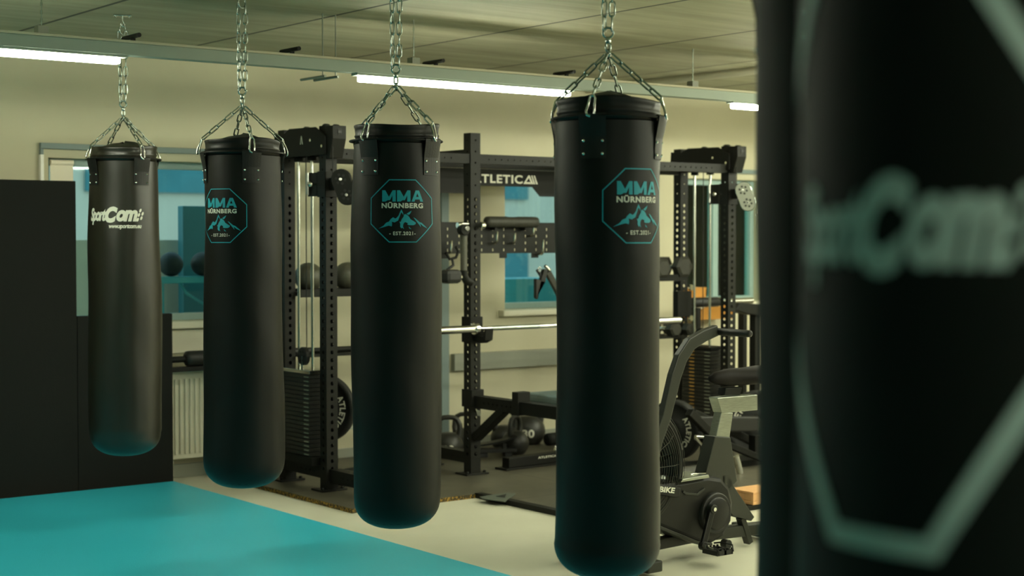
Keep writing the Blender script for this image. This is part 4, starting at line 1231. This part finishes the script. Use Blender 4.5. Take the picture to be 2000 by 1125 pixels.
# ------------------------------------------------------------------ right background: orange bin, second bar
yo = 8.86
a = onY(1362, 596, yo); b = onY(1436, 622, yo)
o = root('wall_shelf', 'orange board shelf fixed below the right window', 'shelf', (a.x, yo, b.z))
W_ = b.x - a.x; H_ = a.z - b.z
MB().prism([(0, 0, 0), (W_, 0, 0), (W_, 0, H_), (W_ * .35, 0, H_), (0, 0, H_ * .4)], (0, .03, 0)).build('front_board', M['orange'], o, .002)
MB().b2((0, .031, 0), (W_, .21, .02)).build('bottom_board', M['orange'], o)
MB().b2((W_ - .02, .031, .021), (W_, .21, H_)).build('side_board', M['orange'], o)
a2_ = onY(1361, 577, yo); b2_ = onY(1406, 565, yo)
ob2 = root('orange_box', 'small orange box on the window sill behind the cable column', 'box', (a2_.x, YW - .065, WZ0))
MB().b2((0, 0, .0), (b2_.x - a2_.x, .12, b2_.z - WZ0 + .01)).build('body', M['orange'], ob2, .003)
MB().b2((-.002, -.002, b2_.z - WZ0 - .008), (b2_.x - a2_.x + .002, .122, b2_.z - WZ0 + .012)).build('lid', M['orange'], ob2, .002)
# bar on a stand
yb = 8.62
a = onY(1349, 590, yb); b = onY(1468, 588, yb)
o = root('stored_barbell', 'barbell with black pads in a stand behind the right cable column', 'barbell', (a.x, yb, 0))
L = b.x - a.x; zb_ = (a.z + b.z) / 2; xm = onY(1404, 590, yb).x - a.x; xs2 = onY(1432, 590, yb).x - a.x
MB().tube([(0, 0, zb_), (xs2, 0, zb_)], .014, 12).build('shaft', M['chrome'], o)
MB().lathe([(.02, .0), (.038, .01), (.038, xm - .02), (.02, xm)], (0, 0, zb_), 'X', 18).build('pad', M['gripr'], o)
MB().disc((xm + .01, 0, zb_), .036, .03, 'X', 18).build('collar', M['chrome'], o)
MB().tube([(xs2, 0, zb_), (L, 0, zb_)], .025, 16).build('sleeve', M['chrome'], o)
for x in (.06, L - .1):
    MB().b2((x - .02, -.03, .027), (x + .02, .03, zb_ - .04)).b2((x - .03, -.2, .027), (x + .03, .2, .065)).build('stand', M['rack_dark'], o)
# black shelf with pale boots at far right
a = onY(1436, 600, 8.0); b = onY(1500, 615, 8.0)
o = root('seat_machine', 'black padded lever at the far right above the bike seat', 'gym equipment', (a.x, 8.0, 0))
L = b.x - a.x
MB().prism([(0, 0, a.z - .02), (.05, 0, a.z + .03), (L, 0, a.z + .01), (L, 0, a.z - .08), (.12, 0, a.z - .05)], (0, .12, 0)).build('lever', M['rack_dark'], o, .006)
MB().b2((L * .7, .03, .027), (L * .7 + .06, .09, a.z - .06)).build('post', M['rack_dark'], o, .004)
MB().b2((L * .4, -.1, .027), (L, .2, TZ + .05)).build('foot', M['rack_dark'], o, .004)

# incline frame on the floor behind the bike
o = root('incline_bench', 'dark steel bench frame slanting down behind the bike seat post', 'bench', (0, 0, 0))
def OB(px, py, Y=7.15): return onY(px, py, Y)
MB().bar(OB(1346, 805), OB(1412, 872), .05, .05).build('rail', M['rack'], o, .004)
MB().bar(OB(1352, 806, 7.3), OB(1480, 868, 7.3), .05, .05).build('rail', M['rack'], o, .004)
MB().bar(OB(1400, 860, 7.05), OB(1490, 897, 7.05), .05, .04).build('rail', M['rack_dark'], o, .004)
MB().bar(OB(1365, 828, 7.2), OB(1480, 828, 7.2), .04, .10).build('pad', M['gripr'], o, .01)
MB().tube([OB(1358, 853), OB(1382, 854)], .012, 10).build('chrome_arm', M['chrome'], o)
MB().tube([OB(1358, 856), OB(1376, 876)], .012, 10).build('chrome_arm', M['chrome'], o)
MB().disc(OB(1376, 877), .02, .03, 'Y', 14).build('chrome_knob', M['chrome'], o)
MB().tube([OB(1437, 890, 6.9), OB(1446, 924, 6.9)], .022, 12).build('chrome_handle', M['chrome'], o)
fz = TZ + .001
for px in (1380, 1475):
    t = OB(px, 850, 7.2); MB().b2((t.x - .03, 7.17, fz), (t.x + .03, 7.23, t.z)).build('leg', M['rack_dark'], o)
MB().b2((OB(1375, 850, 7.2).x - .2, 7.1, fz), (OB(1475, 850, 7.2).x + .2, 7.3, fz + .04)).build('base', M['rack_dark'], o)
# roller tube near the fan
g = onY(1346, 905, 6.75)
o = root('foam_roller', 'dark short roller lying on the tiles behind the bike fan', 'roller', (g.x, 6.75, TZ + .061))
MB().lathe([(.04, -.16), (.058, -.15), (.06, -.13), (.06, .07), (.058, .09), (.04, .10)], (0, 0, 0), 'X', 24).build('roller', M['slam'], o)
MB().disc((.10, 0, 0), .03, .01, 'X').build('end_cap', M['rack_dark'], o)
g = onZ(1476, 988, TZ)
o = root('wooden_box', 'pale plywood box on the floor glimpsed beyond the bike frame', 'box', (g.x, g.y, TZ + .005))
MB().b2((-.02, 0, 0), (.2, .18, .02)).b2((-.02, 0, .02), (.2, .02, .06)).b2((-.02, .02, .02), (0, .18, .06)).build('box_body', M['wood'], o, .003)
MB().b2((-.022, -.002, .06), (.202, .182, .072)).build('lid', M['wood'], o, .002)

# ------------------------------------------------------------------ air bike
bk = root('exercise_bike', 'dark grey fan exercise bike half hidden behind the largest bag', 'exercise bike', (4.68, 5.35, 0))
BO = Vector((4.68, 5.35, 0))
def BP(px, py, Y): return onY(px, py, Y) - BO
def bprism(pl, Y, t, nm, m, par=bk, bev=.004):
    return MB().prism([BP(px, py, Y) for px, py in pl], (0, t, 0)).build(nm, M[m], par, bev)
# stabilisers
MB().bar((.0, .22, .045), (.03, -.26, .045), .09, .05).build('front_stabiliser', M['bike'], bk, .006)
for y in (.24, -.20):
    MB().disc((.0 - .06, y, .046), .045, .04, 'Y', 20).build('wheel', M['gripr'], bk)
rs = BP(1475, 1072, 5.35)
MB().bar((rs.x + .12, .25, .04), (rs.x + .12, -.25, .04), .07, .05).build('rear_stabiliser', M['bike'], bk, .006)
# main lower frame tube
MB().bar((.0, 0, .075), (.55, 0, .09), .06, .05).build('lower_frame', M['bike'], bk, .004)
MB().bar((.55, 0, .09), (rs.x + .12, 0, .075), .06, .055).build('lower_frame', M['bike'], bk, .004)
# shroud
hs = [(1225, 1000), (1225, 950), (1290, 944), (1332, 940), (1383, 930), (1410, 934), (1426, 952), (1433, 980), (1430, 1018), (1415, 1048), (1392, 1062), (1365, 1060), (1290, 1030), (1240, 1008)]
bprism(hs, 5.24, .17, 'shroud', 'bike_dark', bev=.02)
bprism([(1290, 1034), (1365, 1064), (1392, 1066), (1392, 1060), (1365, 1057), (1290, 1027)], 5.235, .18, 'shroud_trim', 'bike', bev=.003)
top = [(1300, 946), (1334, 938), (1384, 930), (1372, 924), (1350, 926), (1330, 936)]
bprism([(1330, 942), (1386, 933), (1384, 927), (1334, 936)], 5.22, .15, 'step_plate', 'brushed', bev=.002)
MB().tube([BP(1336, 936, 5.28), BP(1352, 926, 5.28), BP(1378, 925, 5.28), BP(1372, 932, 5.28)], .005, 8).build('foot_peg', M['chrome'], bk)
cc = BP(1398, 1002, 5.225)
MB().lathe([(.0001, -.016), (.07, -.016), (.078, -.010), (.080, 0), (.092, .002), (.096, .012), (.098, .016)], cc, (0, 1, 0), 44).build('chain_cover', M['bike_dark'], bk)
MB().lathe([(.083, -.007), (.090, -.010), (.096, -.004), (.097, .004)], cc, (0, 1, 0), 44).build('cover_rim', M['gripr'], bk)
bprism([(1334, 962), (1340, 966), (1364, 968), (1378, 955), (1376, 953), (1362, 964), (1341, 962), (1336, 958)], 5.233, .01, 'moulding', 'bike', bev=.001)
# crank and pedal
c0 = BP(1391, 994, 5.19); c1 = BP(1373, 1066, 5.17)
MB().bar(c0, c1, .018, .034, up=(1, 0, 0)).build('crank_arm', M['bike_dark'], bk, .006)
MB().disc(c0, .022, .03, 'Y', 18).build('crank_hub', M['gripr'], bk)
MB().disc(c0 + Vector((0, -.018, .0)), .010, .006, 'Y', 10).build('crank_bolt', M['chrome'], bk)
MB().disc(c1, .020, .028, 'Y', 16).build('crank_end', M['gripr'], bk)
pd = MB(); ctr = c1 + Vector((.02, -.075, -.015))
for (dx, dy, sx, sy) in ((-.045, 0, .008, .10), (.045, 0, .008, .10), (0, -.046, .09, .008), (0, .046, .09, .008), (0, 0, .09, .012), (.0, .0, .014, .10)):
    pd.box(ctr + Vector((dx, dy, 0)), (sx, sy, .022))
for i in range(5):
    pd.box(ctr + Vector((-.045 + i * .0225, -.046, .014)), (.006, .008, .01)); pd.box(ctr + Vector((-.045 + i * .0225, .046, .014)), (.006, .008, .01))
pd.build('pedal', M['gripr'], bk)
MB().tube([c1, ctr], .007, 8).build('pedal_axle', M['chrome'], bk)
MB().tube([c1 + Vector((.05, -.02, .01)), ctr + Vector((.05, .03, .03)), ctr + Vector((.05, -.045, .03)), ctr + Vector((.05, -.05, .0))], .004, 6).build('toe_strap', M['gripr'], bk)
c2 = Vector((c0.x * 2 - c1.x, .19, c0.z * 2 - c1.z))
MB().bar(Vector((c0.x, .18, c0.z)), c2, .018, .034, up=(1, 0, 0)).build('crank_arm', M['bike_dark'], bk, .006)
MB().box(c2 + Vector((0, .07, 0)), (.10, .10, .024)).build('pedal', M['gripr'], bk, .004)
# name plate
pl_ = [(1270, 944), (1330, 953), (1327, 972), (1318, 972), (1270, 962)]
npl = bprism(pl_, 5.215, .012, 'badge_panel', 'bike_dark')
u0 = BP(1258, 951, 5.213); u1 = BP(1319, 957, 5.213)
sl_ = (u1.z - u0.z) / (u1.x - u0.x)
bz = BP(1290, 961, 5.213).z
artwork('lettering', [text_shape('AIR BIKE', u0.x, u1.x, 0, .026, .035, .2)], lambda u, w_: (u, 5.213 - BO.y, bz + (u - BP(1290, 961, 5.213).x) * sl_ + w_), M['cream_print'], npl)
# fan and guard
fc = Vector((.05, -.02, .46)); FR = .295
gd = MB()
for dy in (-.07, .07):
    gd.tube([fc + Vector((FR * math.cos(2 * PI * j / 48), dy, FR * math.sin(2 * PI * j / 48))) for j in range(48)], .010, 8, closed=True)
gd.tube([fc + Vector(((FR - .02) * math.cos(2 * PI * j / 48), -.085, (FR - .02) * math.sin(2 * PI * j / 48))) for j in range(48)], .004, 6, closed=True)
gd.build('guard_rim', M['gripr'], bk)
for s in (-1, 1):
    gw = MB()
    for i in range(12):
        a = 2 * PI * i / 12
        gw.tube([fc + Vector((.06 * math.cos(a), s * .10, .06 * math.sin(a))), fc + Vector((.22 * math.cos(a), s * .10, .22 * math.sin(a))), fc + Vector((FR * math.cos(a), s * .07, FR * math.sin(a)))], .002, 5, cap=False)
    for i in range(17):
        r_i = .07 + i * .015; yy = .1015 if r_i < .22 else .1015 - (r_i - .22) / .11 * .03
        gw.tube([fc + Vector((r_i * math.cos(2 * PI * j / 40), s * yy, r_i * math.sin(2 * PI * j / 40))) for j in range(40)], .0013, 4, closed=True)
    gw.build('guard_wires', M['rack_wire'], bk)
band = MB(); n = 48
band.add([fc + Vector((FR * math.cos(2 * PI * j / n), dy, FR * math.sin(2 * PI * j / n))) for dy in (-.065, .065) for j in range(n)], [(j, (j + 1) % n, (j + 1) % n + n, j + n) for j in range(n)])
band.build('guard_band', M['gripr'], bk)
for i in range(8):
    a = 2 * PI * i / 8
    d = Vector((math.cos(a), 0, math.sin(a))); p = Vector((-math.sin(a), 0, math.cos(a)))
    MB().prism([fc + d * .05 + p * .02 + Vector((0, -.05, 0)), fc + d * .28 + p * .05 + Vector((0, -.05, 0)), fc + d * .28 - p * .01 + Vector((0, .05, 0)), fc + d * .05 - p * .01 + Vector((0, .05, 0))], p * .003).build('fan_blade', M['bike_dark'], bk)
MB().disc(fc, .055, .19, 'Y', 24).build('fan_hub', M['bike_dark'], bk)
# swing arm on the near side
YN = 5.13
arm = [(1262, 970), (1287, 860), (1303, 815), (1322, 735), (1334, 700), (1352, 672), (1378, 656), (1404, 645)]
def ribbon(pts, Y, w, t, nm, m, par=bk):
    P = [BP(px, py, Y) for px, py in pts]; mb = MB(); L_ = []; R_ = []
    for i, p in enumerate(P):
        tn = (P[min(i + 1, len(P) - 1)] - P[max(i - 1, 0)]); tn.y = 0; tn.normalize()
        nn = Vector((-tn.z, 0, tn.x)); L_.append(p + nn * w[i] / 2); R_.append(p - nn * w[i] / 2)
    mb.prism(L_ + R_[::-1], (0, t, 0))
    return mb.build(nm, M[m], par, .005)
ar = ribbon(arm, YN, [.05, .055, .055, .06, .06, .06, .055, .05], .035, 'swing_arm', 'bike')
g0 = BP(1406, 648, YN)
MB().lathe([(.012, 0), (.0165, .004), (.0165, .20), (.015, .212), (.008, .216)], g0 + Vector((0, .02, 0)), (0, -1, 0), 16).build('grip', M['gripr'], ar)
# far arm
arm2 = [(x - 4, y) for x, y in arm]
MB().prism([BP(1262, 970, YN) + Vector((0, .40, 0)), BP(1303, 815, YN) + Vector((0, .40, 0)), BP(1334, 700, YN) + Vector((0, .40, 0)), BP(1404, 640, YN) + Vector((0, .40, 0)), BP(1404, 655, YN) + Vector((0, .40, 0)), BP(1344, 715, YN) + Vector((0, .40, 0)), BP(1315, 820, YN) + Vector((0, .40, 0)), BP(1275, 975, YN) + Vector((0, .40, 0))], (0, .03, 0)).build('swing_arm', M['bike'], bk, .005)
# seat tube, post, slider, saddle
bprism([(1373, 945), (1397, 852), (1427, 854), (1440, 940), (1420, 960)], 5.30, .075, 'seat_tube', 'bike')
bprism([(1399, 853), (1409, 806), (1432, 806), (1425, 856)], 5.31, .05, 'seat_post', 'brushed', bev=.003)
bprism([(1401, 777), (1480, 771), (1480, 801), (1410, 807)], 5.305, .06, 'seat_slider', 'brushed', bev=.003)
bprism([(1415, 772), (1418, 758), (1450, 756), (1446, 772)], 5.31, .05, 'saddle_clamp', 'rack_dark', bev=.003)
sd = MB(); ns = 14; nr = 16; vs = []
s0 = BP(1386, 742, 5.335); s1 = BP(1490, 742, 5.335)
for i in range(ns):
    t = i / (ns - 1); x = s0.x + (s1.x - s0.x) * t
    wd = .012 + .028 * min(1, t * 4) ** .6 + .085 * max(0, t - .35) ** 1.1 * 1.6
    th = .014 + .034 * min(1, t * 3) ** .5
    zc = s0.z + .004 - .004 * math.sin(t * PI)
    for j in range(nr):
        a = 2 * PI * j / nr
        vs.append((x, s0.y + wd * math.cos(a), zc + th * math.sin(a) * (1 if math.sin(a) > 0 else .8)))
sd.add(vs, [(i * nr + j, i * nr + (j + 1) % nr, (i + 1) * nr + (j + 1) % nr, (i + 1) * nr + j) for i in range(ns - 1) for j in range(nr)] + [tuple(range(nr)), tuple(range((ns - 1) * nr, ns * nr))], True)
sd.build('saddle', M['saddle'], bk)
# rear leg
bprism([(1410, 928), (1424, 925), (1434, 950), (1474, 1010), (1468, 1018), (1432, 1008), (1415, 985)], 5.30, .07, 'rear_leg', 'bike')
MB().bar(BP(1446, 1010, 5.335), BP(1462, 1060, 5.335), .04, .03).build('rear_strut', M['bike'], bk, .003)
MB().disc(BP(1418, 1062, 5.25), .022, .04, 'Y', 16).build('levelling_foot', M['gripr'], bk)
